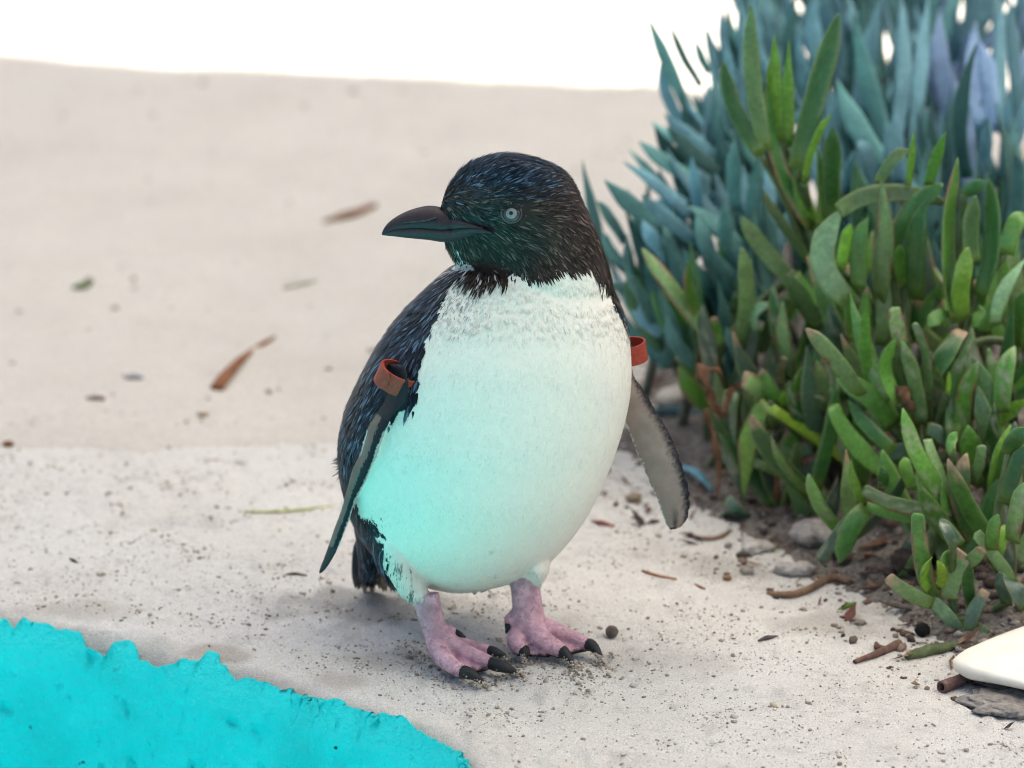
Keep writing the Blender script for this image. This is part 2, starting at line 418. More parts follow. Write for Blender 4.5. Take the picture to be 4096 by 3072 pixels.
# planting bed soil: right of a ragged line on the ledge
bed_px = np.array([P(x, y, z=0)[:2] for x, y in ((4300, 700), (3300, 800), (2900, 1000), (2700, 1250), (2520, 1600), (2560, 1850), (2640, 2010), (2850, 2120), (3060, 2260), (3260, 2370), (3500, 2480), (3720, 2600), (4000, 2760), (4300, 2950))])
def bed_h(x, y):
    bx = np.interp(y, bed_px[::-1, 1], bed_px[::-1, 0])
    d = (x - bx) * .75 + (fb2(x, y, 30, 4, 12) - .5) * .035
    return d
xs = np.arange(.05, .95, .005); ys = np.arange(-.16, 1.35, .006)
X, Yg = np.meshgrid(xs, ys, indexing='ij'); d = bed_h(X, Yg)
Zs = land_z(X, Yg) - .004 + np.minimum(.030, np.maximum(d, -.03) * .22) + np.clip(d * 20, 0, 1) * ((fb2(X, Yg, 45, 4, 21) - .4) * .020 + (fb2(X, Yg, 160, 3, 22) - .5) * .006)
Zs += .006 * sstep(.3, .36, Yg) - .03 * (sstep(1.15, 1.33, Yg) + sstep(.8, .93, X))
V = np.stack([X, Yg, Zs], -1); idx = np.arange(X.size).reshape(X.shape)
F = np.stack([idx[:-1, :-1], idx[1:, :-1], idx[1:, 1:], idx[:-1, 1:]], -1).reshape(-1, 4)
keep = (d > -.02)[:-1, :-1].reshape(-1)
tag(mesh_obj('soil_ground', V.reshape(-1, 3), F[keep], M_SOIL), kind='structure')
def soil_z(x, y):
    x = np.asarray(float(x)); y = np.asarray(float(y))
    dd = bed_h(x, y)
    return float(max(land_z(x, y), land_z(x, y) - .004 + min(.03, max(dd, -.03) * .22)))

# unseen shade cloth, added and shaped for the light it blocks and passes: its shadow covers the bird, the beds and the ledge, and ends on the sand behind
RH = 2.3
def lift(p, h): return np.array([p[0] + sd[0] / sd[2] * h, p[1] + sd[1] / sd[2] * h, h])
bl = P(0, 250, z=0); br = P(2640, 352, z=0)
dirb = (br - bl) / np.linalg.norm(br - bl)
foot = O2 - N * .18
c1 = bl - dirb * 1.6; c2 = br + dirb * 5.5
c4 = np.array([*(foot - U * 1.1), 0]); c3 = np.array([*(foot + U * 6), 0]); c35 = np.array([c2[0], c3[1] + .2, 0])
edge = [c1]
for k in np.linspace(0, 1, 60)[1:]:
    q = c1 + (c2 - c1) * k; q = q.copy(); q[1] += .012 * math.sin(k * 40) + .02 * (vnoise(np.array([k * 30, 0, 0]), 3) - .5); edge.append(q)
poly = [lift(p, RH) for p in edge + [c35, c3, c4]]
V = poly; F = [tuple(range(len(poly)))[::-1]]
tag(mesh_obj('unseen_shade_sail', V, F, M_SHADE_CLOTH, smooth=False), kind='structure')
# ------------------------------------------------------------------ the penguin
FACE = np.array([math.sin(R(42)), -math.cos(R(42)), 0.0])     # the way the breast points
def loft(rows, n=60, seg=56, egg=0.0, power=2.0):
    """rows: photo row (2212 px wide view), left, right edge there, world depth of the axis, half thickness"""
    A = resample(rows, n); k_ = np.hanning(11)[1:-1]; k_ /= k_.sum()
    for c_ in range(5):
        ext_ = np.concatenate([2 * A[0, c_] - A[4:0:-1, c_], A[:, c_], 2 * A[-1, c_] - A[-2:-6:-1, c_]]); sm_ = np.convolve(ext_, k_, 'valid')
        fade = np.clip(np.minimum(np.arange(n), np.arange(n)[::-1]) / 6, 0, 1) if c_ != 0 else np.ones(n)
        A[:, c_] = A[:, c_] * (1 - fade) + sm_ * fade
    A[0] = rows[0]; A[-1] = rows[-1]
    th = np.linspace(0, 2 * np.pi, seg, endpoint=False); V = []
    for y, xl, xr, Yc, hd in A:
        cx, a = (xl + xr) / 2, (xr - xl) / 2
        d = depth_of(cx * FV, y * FV, Yc)
        cu, su = np.cos(th), np.sin(th)
        cu = np.sign(cu) * np.abs(cu) ** (2 / power); su = np.sign(su) * np.abs(su) ** (2 / power)
        h = hd * (1 - egg * np.maximum(0, -np.cos(th)) ** 1.4)
        for c_, s_, hh in zip(cu, su, h):
            V.append(P((cx + a * c_) * FV, y * FV, d=d - hh * s_))
    V = np.array(V)
    F = [(i * seg + j, (i + 1) * seg + j, (i + 1) * seg + (j + 1) % seg, i * seg + (j + 1) % seg) for i in range(n - 1) for j in range(seg)]
    a, b = len(V), len(V) + 1
    V = np.concatenate([V, [V[:seg].mean(0)], [V[-seg:].mean(0)]])
    F += [(a, j, (j + 1) % seg) for j in range(seg)] + [(b, (n - 1) * seg + (j + 1) % seg, (n - 1) * seg + j) for j in range(seg)]
    return V, F

HEAD = [(331.5, 1085, 1107, .020, .003), (336, 1052, 1142, .020, .012), (345, 1026, 1172, .020, .018), (358, 1003, 1204, .020, .0225), (372, 987, 1222, .020, .0255), (400, 966, 1242, .020, .029), (435, 953, 1258, .020, .031), (460, 951, 1270, .020, .0318),
    (490, 953, 1284, .021, .032), (515, 957, 1294, .022, .032), (535, 964, 1301, .024, .033), (555, 976, 1308, .026, .0345), (575, 985, 1313, .028, .037), (600, 990, 1319, .030, .041), (640, 985, 1330, .032, .046), (700, 1000, 1320, .033, .045), (740, 1040, 1280, .033, .03)]
TORSO = [(540, 1075, 1240, .045, .015), (555, 1020, 1290, .042, .033), (572, 982, 1306, .040, .040), (592, 956, 1314, .038, .0450), (620, 924, 1322, .036, .0490), (660, 880, 1343, .034, .053), (695, 850, 1353, .032, .057), (730, 826, 1360, .030, .060), (770, 800, 1364, .028, .063),
    (810, 780, 1365, .026, .066), (850, 760, 1363, .025, .068), (890, 744, 1356, .024, .070), (930, 734, 1346, .023, .071), (975, 729, 1332, .022, .072), (1010, 731, 1319, .022, .072), (1050, 737, 1303, .022, .071), (1085, 745, 1287, .022, .070),
    (1120, 757, 1267, .022, .068), (1150, 772, 1247, .023, .064), (1180, 790, 1223, .023, .059), (1205, 812, 1200, .023, .054), (1225, 835, 1178, .023, .048), (1245, 864, 1148, .023, .041), (1262, 896, 1106, .022, .032), (1274, 932, 1058, .021, .022), (1281, 970, 1016, .020, .010)]
parts = {}
parts['head'] = loft(HEAD, 56, 56, egg=.62)
parts['torso'] = loft(TORSO, 80, 72)
# rump and thighs
def pt(x, y, Y): return P(x * FV, y * FV, Y=Y)
k = FV * MPP
parts['rump'] = tube(resample([pt(800, 1000, .055), pt(803, 1080, .062), pt(806, 1140, .068), pt(805, 1200, .076), pt(800, 1225, .082), pt(798, 1245, .086)], 16), resample(np.array([[60], [50], [40], [32], [24], [14]]) * k, 16)[:, 0], 20, ry=resample(np.array([[.03], [.028], [.024], [.018], [.012], [.006]]), 16)[:, 0])
parts['thigh_l'] = tube(resample([pt(850, 1150, .012), pt(858, 1200, .008), pt(878, 1248, .003), pt(900, 1283, -.002), pt(905, 1292, -.003)], 12), resample(np.array([[52], [48], [38], [27], [23]]) * k, 12)[:, 0], 20, ry=resample(np.array([[.028], [.026], [.020], [.011], [.009]]), 12)[:, 0])
parts['thigh_r'] = tube(resample([pt(1140, 1130, .030), pt(1155, 1190, .022), pt(1156, 1230, .010), pt(1148, 1252, .004)], 10), resample(np.array([[42], [36], [30], [24]]) * k, 10)[:, 0], 20, ry=resample(np.array([[.028], [.022], [.014], [.010]]), 10)[:, 0])
# legs and feet
def z3(x, y, z): return P(*Z3(x, y), z=z)
q = MPP / 2.011
def leg(top, mid, ank, foot, r):
    return tube(resample([top, mid, ank, foot], 14), resample(np.array(r)[:, None] * q, 14)[:, 0], 18, ry=resample(np.array(r)[:, None] * q * .82, 14)[:, 0])
LA = z3(492, 1105, .016); LM = P(*Z3(455, 960), Y=LA[1] + .002); LT = P(*Z3(405, 760), Y=LA[1] + .006)
RA = z3(1252, 1020, .017); RM = P(*Z3(1225, 850), Y=RA[1] + .003); RT = P(*Z3(1205, 620), Y=RA[1] + .008)
parts['skin_l'] = leg(LT, LM, LA, z3(505, 1185, .0085), [112, 102, 88, 62])
parts['skin_r'] = leg(RT, RM, RA, z3(1255, 1110, .009), [118, 124, 132, 112])
TOES = {'l1': [(470, 1130, .0145, 5.6), (545, 1265, .0105, 6.0), (625, 1335, .0085, 5.0), (705, 1383, .0065, 4.6)],
        'l2': [(545, 1125, .0150, 5.6), (660, 1200, .0120, 5.8), (800, 1260, .0095, 5.2), (935, 1318, .0070, 4.8)],
        'l3': [(585, 1110, .0150, 5.0), (690, 1155, .0115, 4.8), (810, 1190, .0085, 4.4), (930, 1222, .0062, 4.0)],
        'r1': [(1185, 1040, .0150, 6.5), (1140, 1115, .0115, 6.6), (1150, 1175, .0085, 5.6), (1195, 1215, .0066, 4.6)],
        'r2': [(1270, 1040, .0165, 7.0), (1340, 1115, .0130, 6.6), (1430, 1175, .0095, 5.6), (1512, 1222, .0068, 4.8)],
        'r3': [(1340, 1010, .0165, 6.5), (1480, 1065, .0125, 5.6), (1610, 1120, .0090, 4.8), (1722, 1170, .0062, 4.4)]}
toe3 = {}
for kk, a in TOES.items():
    pp = np.array([z3(x, y, z) for x, y, z, r in a]); rr = np.array([r for *_, r in a]) * .001
    toe3[kk] = pp
    parts['skin_' + kk] = tube(resample(pp, 14), resample(rr[:, None], 14)[:, 0], 12)
def web(a, b):
    A, B = resample(toe3[a], 9), resample(toe3[b], 9); V, F = [], []
    m = 7
    for i in range(9):
        for j in range(m):
            u = j / (m - 1); sag = 4 * u * (1 - u)
            p = A[i] * (1 - u) + B[i] * u - (A[-1] - A[0] + B[-1] - B[0]) * .5 * sag * .06 * (i / 8)
            p[2] -= .0006 + .0014 * sag
            V.append(p)
    h = len(V); V = V + [p - np.array([0, 0, .0040]) for p in V]
    for i in range(8):
        for j in range(m - 1):
            a0 = i * m + j; F += [(a0, a0 + 1, a0 + m + 1, a0 + m), (h + a0, h + a0 + m, h + a0 + m + 1, h + a0 + 1)]
    ring = [j for j in range(m)] + [i * m + m - 1 for i in range(1, 9)] + [8 * m + j for j in range(m - 2, -1, -1)] + [i * m for i in range(7, 0, -1)]
    F += [(ring[i], h + ring[i], h + ring[(i + 1) % len(ring)], ring[(i + 1) % len(ring)]) for i in range(len(ring))]
    return np.array(V), F
for a, b in (('l1', 'l2'), ('l2', 'l3'), ('r1', 'r2'), ('r2', 'r3')): parts['skin_w' + a + b] = web(a, b)
parts['skin_hl'] = tube(np.array([z3(560, 1040, .020), z3(600, 1055, .0195), z3(645, 1066, .018)]), [.0042, .0042, .0030], 10)
parts['skin_hr'] = tube(np.array([z3(1120, 960, .022), z3(1085, 975, .020), z3(1072, 1010, .018)]), [.006, .005, .003], 10)

# flippers: blades lofted between the two edges seen in the photo
def blade(st, chord_ang, thick, near_right, n=44, seg=24):
    """st: rows of (xa, ya, xb, yb, distance) left edge / right edge in photo pixels"""
    A = resample(st, n); V = []; th = np.linspace(0, 2 * np.pi, seg, endpoint=False)
    for i, (xa, ya, xb, yb, d) in enumerate(A):
        c = (P(xa, ya, d=d) + P(xb, yb, d=d)) / 2; e = (P(xb, yb, d=d) - P(xa, ya, d=d)); w = np.linalg.norm(e); e = e / w
        s = (-1 if near_right else 1)
        hw = w / 2; tk = thick * (1 - .45 * i / (n - 1)) * min(1, .55 + (n - 1 - i) * .12)
        ca = math.cos(chord_ang); dz = hw * math.tan(chord_ang)
        X_ = e * hw + s * FWD * dz; nrm = np.cross(X_, np.cross(e, FWD)); nrm /= np.linalg.norm(nrm)
        sh = np.where(np.cos(th) > 0, 1.0, .75)
        V += list(c + np.outer(np.cos(th), X_) + np.outer(np.sin(th) * (1 - .35 * np.cos(th) ** 2) * tk, nrm))
    V = np.array(V)
    F = [(i * seg + j, i * seg + (j + 1) % seg, (i + 1) * seg + (j + 1) % seg, (i + 1) * seg + j) for i in range(n - 1) for j in range(seg)]
    a, b = len(V), len(V) + 1
    V = np.concatenate([V, [V[:seg].mean(0)], [V[-seg:].mean(0)]])
    F += [(a, (j + 1) % seg, j) for j in range(seg)] + [(b, (n - 1) * seg + j, (n - 1) * seg + (j + 1) % seg) for j in range(seg)]
    return V, F
dt = depth_of(1075 * FV, 850 * FV, .025)
fl = [((640, 300), (850, 330), -.046), ((640, 430), (880, 480), -.047), ((650, 560), (860, 610), -.047), ((600, 690), (790, 680), -.046), ((555, 800), (720, 770), -.044), ((520, 920), (655, 930), -.041), ((485, 1040), (610, 1060), -.036), ((425, 1150), (570, 1150), -.030), ((395, 1240), (535, 1230), -.024),
      ((355, 1400), (450, 1400), -.012), ((310, 1540), (405, 1550), -.004), ((265, 1660), (362, 1660), .002), ((225, 1780), (310, 1790), .008), ((190, 1880), (262, 1880), .013), ((160, 1960), (205, 1965), .016), ((148, 2005), (160, 2008), .018)]
FLst = [(*Z2(*a), *Z2(*b), dt + o) for a, b, o in fl]
parts['flip_l'] = blade(FLst, R(58), .0030, True)
fr = [((240, 240), (385, 300)), ((240, 420), (385, 480)), ((270, 640), (450, 580)), ((320, 800), (545, 735)), ((362, 900), (625, 870)), ((418, 1050), (690, 1020)), ((465, 1160), (728, 1130)), ((505, 1250), (753, 1220)), ((545, 1350), (767, 1320)), ((578, 1440), (764, 1410)), ((600, 1500), (740, 1470)), ((632, 1532), (705, 1512))]
FRst = [(*Z4(*a), *Z4(*b), dt + .022 + .0012 * i) for i, (a, b) in enumerate(fr)]
parts['flip_r'] = blade(FRst, R(18), .0032, True)

V, F = [], []
for kk, (v, f) in parts.items():
    o = len(V); V += [tuple(x) for x in v]; F += [tuple(i + o for i in x) for x in f]
raw = mesh_obj('rough_bird', V, F)
m1 = raw.modifiers.new('r', 'REMESH'); m1.mode = 'VOXEL'; m1.voxel_size = .00115
m2 = raw.modifiers.new('s', 'SMOOTH'); m2.factor = .5; m2.iterations = 7
dg = bpy.context.evaluated_depsgraph_get()
bm_ = bpy.data.meshes.new_from_object(raw.evaluated_get(dg)); bm_.name = 'body'
bpy.data.objects.remove(raw)
nv = len(bm_.vertices); co = np.empty(nv * 3, np.float32); bm_.vertices.foreach_get('co', co); co = co.reshape(-1, 3).astype(float)
no = np.empty(nv * 3, np.float32); bm_.vertices.foreach_get('normal', no); no = no.reshape(-1, 3).astype(float)
trees = {kk: BVHTree.FromPolygons([tuple(x) for x in v], f) for kk, (v, f) in parts.items()}
def inpoly(x, y, poly):
    poly = np.asarray(poly, float); r = np.zeros(x.shape, bool); j = len(poly) - 1
    for i in range(len(poly)):
        xi, yi, xj, yj = *poly[i], *poly[j]
        c_ = ((yi > y) != (yj > y)) & (x < (xj - xi) * (y - yi) / (yj - yi + 1e-9) + xi)
        r ^= c_; j = i
    return r
WHITE = [(983, 588), (990, 606), (1004, 614), (1032, 620), (1058, 613), (1082, 604), (1112, 600), (1160, 594), (1220, 582), (1262, 574), (1292, 590), (1308, 615), (1322, 645), (1338, 676), (1353, 702), (1380, 740), (1380, 900), (1330, 1100), (1200, 1320), (880, 1330), (846, 1262), (806, 1205), (784, 1140), (768, 1100), (757, 1075), (755, 1040), (776, 985), (797, 922), (850, 908), (884, 892), (903, 850), (906, 800), (917, 750), (937, 700), (960, 648)]
names = list(parts)
_x, _y, _ = proj(co); _m = sstep(755, 705, _y / FV) * sstep(585, 625, _y / FV) * inpoly(_x / FV, _y / FV, WHITE)
co = co + no * ((fbm(co * 420, 2, 41) - .45) * .0009 * _m)[:, None]; bm_.vertices.foreach_set('co', co.astype(np.float32).ravel()); bm_.update()
bm_.vertices.foreach_get('normal', (_t := np.empty(nv * 3, np.float32))); no = _t.reshape(-1, 3).astype(float)
def dists(key, pts):
    t_ = trees[key]; return np.array([(t_.find_nearest(tuple(p), .02)[3] or .02) if t_.find_nearest(tuple(p), .02)[0] is not None else .02 for p in pts])
px, py, pd = proj(co); fx, fy = px / FV, py / FV
lab = np.zeros(nv, int)                     # 0 feather, 1 skin, 2 left flipper, 3 right flipper
best = np.full(nv, .05)
groups = {0: ['head', 'torso', 'rump', 'thigh_l', 'thigh_r'], 1: [x for x in names if x.startswith('skin')], 2: ['flip_l'], 3: ['flip_r']}
lo_ = {g_: np.min([parts[x][0].min(0) for x in ks], 0) - .004 for g_, ks in groups.items()}; hi_ = {g_: np.max([parts[x][0].max(0) for x in ks], 0) + .004 for g_, ks in groups.items()}
D_ = {}
for g_, ks in groups.items():
    D_[g_] = np.full(nv, .05)
    ins = np.where(((co > lo_[g_]) & (co < hi_[g_])).all(1))[0]
    if g_ == 0: continue
    for x in ks:
        pv = parts[x][0]; sub = ins[((co[ins] > pv.min(0) - .004) & (co[ins] < pv.max(0) + .004)).all(1)]
        if len(sub): D_[g_][sub] = np.minimum(D_[g_][sub], dists(x, co[sub]))
ins = np.where((D_[1] < .003) | (D_[2] < .003) | (D_[3] < .003))[0]
for x in groups[0]:
    D_[0][ins] = np.minimum(D_[0][ins], dists(x, co[ins]))
stack = np.stack([D_[0], D_[1], D_[2], D_[3]], 1)
lab[ins] = np.argmin(stack[ins], 1)

GREY_THROAT = [(955, 532), (972, 540), (1000, 560), (1022, 575), (1026, 596), (1008, 612), (990, 606), (980, 585), (972, 562)]
FV_AX = np.array([0, .03, 0])
def plumage(p, n_, rnd=None):
    """pigment of the plumage at world points"""
    x, y, d_ = proj(p); x, y = x / FV, y / FV
    j1 = (fbm(p * 260, 3, 1) - .5) * 26; j2 = (fbm(p * 260 + 9, 3, 2) - .5) * 26
    jag = (vnoise(np.stack([x * .18, y * .018, x * 0], -1), 6) - .5) * 22
    w = inpoly(x + j1, y + j2 + jag, WHITE)
    ax = p - np.array([0.012, .028, 0]); ax[:, 2] = 0; ax /= np.linalg.norm(ax, axis=1)[:, None] + 1e-9
    back = (ax @ FACE) < (-.28 + (j1 / 26) * .3)
    back &= (y > 560) & ~((x > 850) & (y > 1170)) & ~((x < 870) & (y > 895) & (y < 1120))
    w &= ~back
    n1 = fbm(p * 90, 3, 11)[:, None]; n2 = fbm(p * 420, 3, 13)[:, None]
    blue = np.array([.009, .0135, .022]) * (.55 + 1.1 * n1) * (.55 + .9 * n2)
    brown = np.array([.024, .016, .013]) * (.5 + 1.0 * n1) * (.5 + 1.0 * n2) * (1 - .5 * sstep(580, 610, y)[:, None])
    # head: slate blue crown and lores, brown grey cheek and nape
    crown = sstep(30, -30, (y - 425) - (x - 1100) * .10 + j1 * 1.5) * sstep(1270, 1130, x + j2)
    lore = sstep(1090, 1030, x + j1) * sstep(520, 480, y)
    hb = np.clip(np.maximum(crown, lore * .45), 0, 1)[:, None]
    ishead = sstep(640, 610, y)[:, None] * sstep(955, 985, x)[:, None]
    ishead = np.where(((y < 600) & (x > 985 - (y - 560) * .3)) | (y < 560) | ((y < 655) & (x > 984)), 1.0, 0.0)[:, None]
    hc = blue * hb * np.array([1.0, 1.15, 1.25]) + brown * (1 - hb)
    dark = blue * (1 - ishead) + hc * ishead
    white = np.array([.68, .645, .57]) * (.92 + .12 * n2)
    # thigh and flank streaks
    fl_ = ((x < 912) & (y > 1095) & (x < 800 + (y - 1090) * .62)).astype(float)[:, None]
    stk = sstep(.58, .70, fbm(np.stack([x * .09, y * .022, x * 0], -1), 3, 5))[:, None] * fl_
    white = white * (1 - .78 * stk)
    # blue grey flecks where the breast meets the dark shoulder
    fk = sstep(770, 640, y) * sstep(1090, 960, x - (y - 600) * .15) * (vnoise(p * np.array([900, 900, 420.]), 61) > .60)
    white = white * (1 - .72 * fk[:, None]) + np.array([.03, .05, .075]) * .72 * fk[:, None]
    # ruffled breast: a sprinkle of grey
    br_ = sstep(745, 690, y)[:, None]
    white = white * (1 - br_ * sstep(.60, .74, n2) * .2)
    c_ = np.where(w[:, None], white, dark)
    th_ = inpoly(x + j1 * .4, y + j2 * .4, GREY_THROAT)[:, None] & (n2 > .38)
    c_ = np.where(th_, np.array([.46, .47, .46]) * (.7 + .5 * n1), c_)
    return np.clip(c_, 0, .9), w
colr, iswhite = plumage(co, no)
# legs
n1 = fbm(co * 300, 4, 21)[:, None]; n2 = fbm(co * 120, 3, 23)[:, None]
skin = np.array([.58, .335, .385]) * (.45 + 1.0 * n1) * (.6 + .8 * n2)
crk = np.abs(fbm(co * np.array([160, 160, 420.]), 3, 77) - .5)[:, None] < .018; skin = np.where(crk & (n2 > .60), skin * .6, skin); skin = np.where(n1 > .74, skin * .6, skin)
black = sstep(.0058, .0040, co[:, 2] + (n1[:, 0] - .5) * .004)[:, None]
skin = skin * (1 - black) + np.array([.014, .013, .013]) * black
colr = np.where((lab == 1)[:, None], skin, colr)
# flippers: u across the blade as it hangs
def across(st, x, y):
    A = resample(st, 200); cx, cy = (A[:, 0] + A[:, 2]) / 2, (A[:, 1] + A[:, 3]) / 2
    i = np.array([np.argmin((cx - a) ** 2 + (cy - b) ** 2) for a, b in zip(x, y)])
    ex, ey = A[i, 2] - A[i, 0], A[i, 3] - A[i, 1]
    return ((x - A[i, 0]) * ex + (y - A[i, 1]) * ey) / (ex ** 2 + ey ** 2 + 1e-9), i / 199
for L_, st in ((2, FLst), (3, FRst)):
    m_ = np.where(lab == L_)[0]; u, s = across(st, px[m_], py[m_]); nn = fbm(co[m_] * 1100, 2, 31); nb = fbm(co[m_] * 140, 3, 33)
    front = (no[m_] @ FWD) < (.15 if L_ == 2 else .55)
    uu = u + (nn - .5) * .12; wk = np.clip(.5 + (nn - .5) * 2.2, 0, 1)
    grey = np.array([.27, .195, .165]); blk = np.array([.012, .013, .018]); pale = np.array([.52, .52, .49]); slate = np.array([.018, .028, .045])
    if L_ == 2:
        e = np.where(s > .66, 0, 1)
        cc = np.select([uu < .07, uu < .48, uu < .86], [0, 1, 2], 3)
        pal = np.array([[.30, .32, .32], [.13, .095, .083], blk, [.36, .35, .34]])
        c_ = pal[cc] * (.7 + .6 * nb)[:, None]
        c_ = np.where((s < .24)[:, None], np.array([.016, .018, .022]), c_)
        c_ = np.where((s > .80)[:, None], np.array([.030, .030, .034]), c_)
    else:
        g_ = grey * (.75 + .5 * nb)[:, None]
        c_ = np.where((uu < .075)[:, None], pale, g_)
        dk_ = sstep(.66, .92, u + (nn - .5) * .22)[:, None]; c_ = c_ * (1 - dk_) + blk * dk_
        mid = (sstep(.16, .03, np.abs(u - .45 - .12 * (1 - s)) + (nn - .5) * .10) * sstep(.70, .92, s) * .75)[:, None]; c_ = c_ * (1 - mid) + blk * mid
        c_ = np.where(((s > .965) & (uu < .55))[:, None], blk, c_)
    c_ = np.where(front[:, None], c_, slate)
    colr[m_] = c_
set_col(bm_, colr)
bm_.materials.clear(); bm_.materials.append(M_BODY); bm_.materials.append(M_SKIN)
npoly = len(bm_.polygons); ls = np.empty(npoly, int); bm_.polygons.foreach_get('loop_start', ls); lv = np.empty(len(bm_.loops), int); bm_.loops.foreach_get('vertex_index', lv)
bm_.polygons.foreach_set('material_index', (lab[lv[ls]] == 1).astype(np.int32)); bm_.polygons.foreach_set('use_smooth', np.ones(npoly, bool))
bm_.update()
penguin = empty('penguin', (0, 0, 0)); tag(penguin, 'small blue and white penguin standing on the pale ledge with its head turned sideways', 'penguin')
body = bpy.data.objects.new('body', bm_); COL.objects.link(body); under(body, penguin)
body_tree = BVHTree.FromPolygons([tuple(x) for x in co], [tuple(p.vertices) for p in bm_.polygons])

# ---- beak: upper and lower mandible
BK = np.array([(155, 771, 777, 783, .5), (168, 738, 772, 787, 1.1), (200, 692, 760, 791, 2.0), (260, 643, 741, 797, 3.1), (350, 594, 731, 808, 4.5), (450, 561, 728, 818, 5.7), (540, 546, 733, 827, 6.9), (640, 560, 740, 842, 8.6), (740, 590, 733, 838, 11), (840, 640, 724, 815, 14), (940, 692, 734, 790, 17), (1045, 757, 768, 782, 20)], float)
HA = resample(HEAD, 400)
def head_surf(x, y):
    """half thickness of the head at photo point (fv)"""
    i = np.argmin(np.abs(HA[:, 0] - y)); cx, a, hd = (HA[i, 1] + HA[i, 2]) / 2, (HA[i, 2] - HA[i, 1]) / 2, HA[i, 4]
    c_ = (x - cx) / a
    if abs(c_) >= 1: return 0
    return hd * (1 - .62 * max(0, -c_) ** 1.4) * math.sqrt(1 - c_ * c_)
dh = depth_of(1110 * FV, 470 * FV, .0205)
BKs = resample(BK, 40)
def mandible(upper):
    seg = 22; V = []
    for x, top, gp, bot, hw in BKs:
        X_, Yg_ = Z1(x, gp); hs = head_surf(X_ / FV, Yg_ / FV)
        hwm = max(hw * .001 if x < 700 else 0, hs + (.0016 if x < 980 else .0006)) if x > 640 else hw * .001
        th = np.linspace(0, np.pi, seg // 2 + 1)
        if upper: prof_ = [(math.cos(a) * hwm * (1 - .0 * math.sin(a)), gp + 1 - (gp + 1 - top) * math.sin(a) ** .85) for a in th] + [(-hwm * .6, gp + 1.5), (0, gp + 1.5), (hwm * .6, gp + 1.5)]
        else: prof_ = [(math.cos(a) * hwm * .92, gp + (bot - gp) * math.sin(a) ** .8) for a in th] + [(-hwm * .6, gp), (0, gp), (hwm * .6, gp)]
        for w_, yy in prof_:
            qx, qy = Z1(x, yy); V.append(P(qx, qy, d=dh - w_))
    m_ = seg // 2 + 4; n_ = len(BKs)
    F = [(i * m_ + j, i * m_ + (j + 1) % m_, (i + 1) * m_ + (j + 1) % m_, (i + 1) * m_ + j) for i in range(n_ - 1) for j in range(m_)]
    F += [tuple(range(m_))[::-1], tuple((n_ - 1) * m_ + j for j in range(m_))]
    return np.array(V), F
beak = mesh_obj('beak', *mandible(True), M_BEAK); under(beak, penguin)
lower = mesh_obj('lower_beak', *mandible(False), M_BEAK2); under(lower, penguin)
# nostril groove as a thin ridge on the near side
g_ = [P(*Z1(x, y), d=dh - o) for x, y, o in ((300, 690, .0039), (420, 680, .0053), (520, 668, .0066), (600, 640, .0078))]
under(mesh_obj('nostril_groove', *tube(resample(g_, 10), [.0003, .0004, .0005, .0006, .0006, .0006, .0007, .0008, .0007, .0004], 6), M_PUP), penguin)

# ---- eye: dark ring, pale iris, pupil, each a shallow dome on the near side of the head
ex, ey = Z1(1199, 612)
hit = body_tree.ray_cast(Vector(CAM), Vector(P(ex, ey, d=3) - CAM).normalized())
E0 = np.array(hit[0]); en = -FWD * .96 + RGT * -.12 + UPV * .1; en /= np.linalg.norm(en)
def dome(name, r, h, off, mat, n=10, seg=32, rim=None, parent=penguin):
    s = np.cross(en, UPV); s /= np.linalg.norm(s); u_ = np.cross(s, en); V = []
    for i in range(n + 1):
        a = i / n * np.pi / 2
        for j in range(seg):
            b = 2 * np.pi * j / seg; V.append(E0 + en * (off + h * math.sin(a)) + (s * math.cos(b) + u_ * math.sin(b)) * r * math.cos(a))
    F = [(i * seg + j, i * seg + (j + 1) % seg, (i + 1) * seg + (j + 1) % seg, (i + 1) * seg + j) for i in range(n) for j in range(seg)]
    return mesh_obj(name, np.array(V), F, mat)
eye = under(dome('eye', .0056, .0020, -.0006, M_EYE_R), penguin)
for nm, r, h, off, mt in (('iris', .0033, .0009, .0011, M_IRIS), ('pupil', .00125, .0003, .00195, M_PUP)):
    o = dome(nm, r, h, off, mt); o.parent = eye; o.matrix_parent_inverse = Matrix.Identity(4); 
# lid
s_ = np.cross(en, UPV); s_ /= np.linalg.norm(s_); u_ = np.cross(s_, en)
lidp = [E0 + en * .0003 + (s_ * math.cos(a) * .0060 + u_ * math.sin(a) * .0056) for a in np.linspace(0, 2 * np.pi, 41)]
o = mesh_obj('eyelid', *tube(np.array(lidp), .0006, 8), M_EYE_R); under(o, penguin)

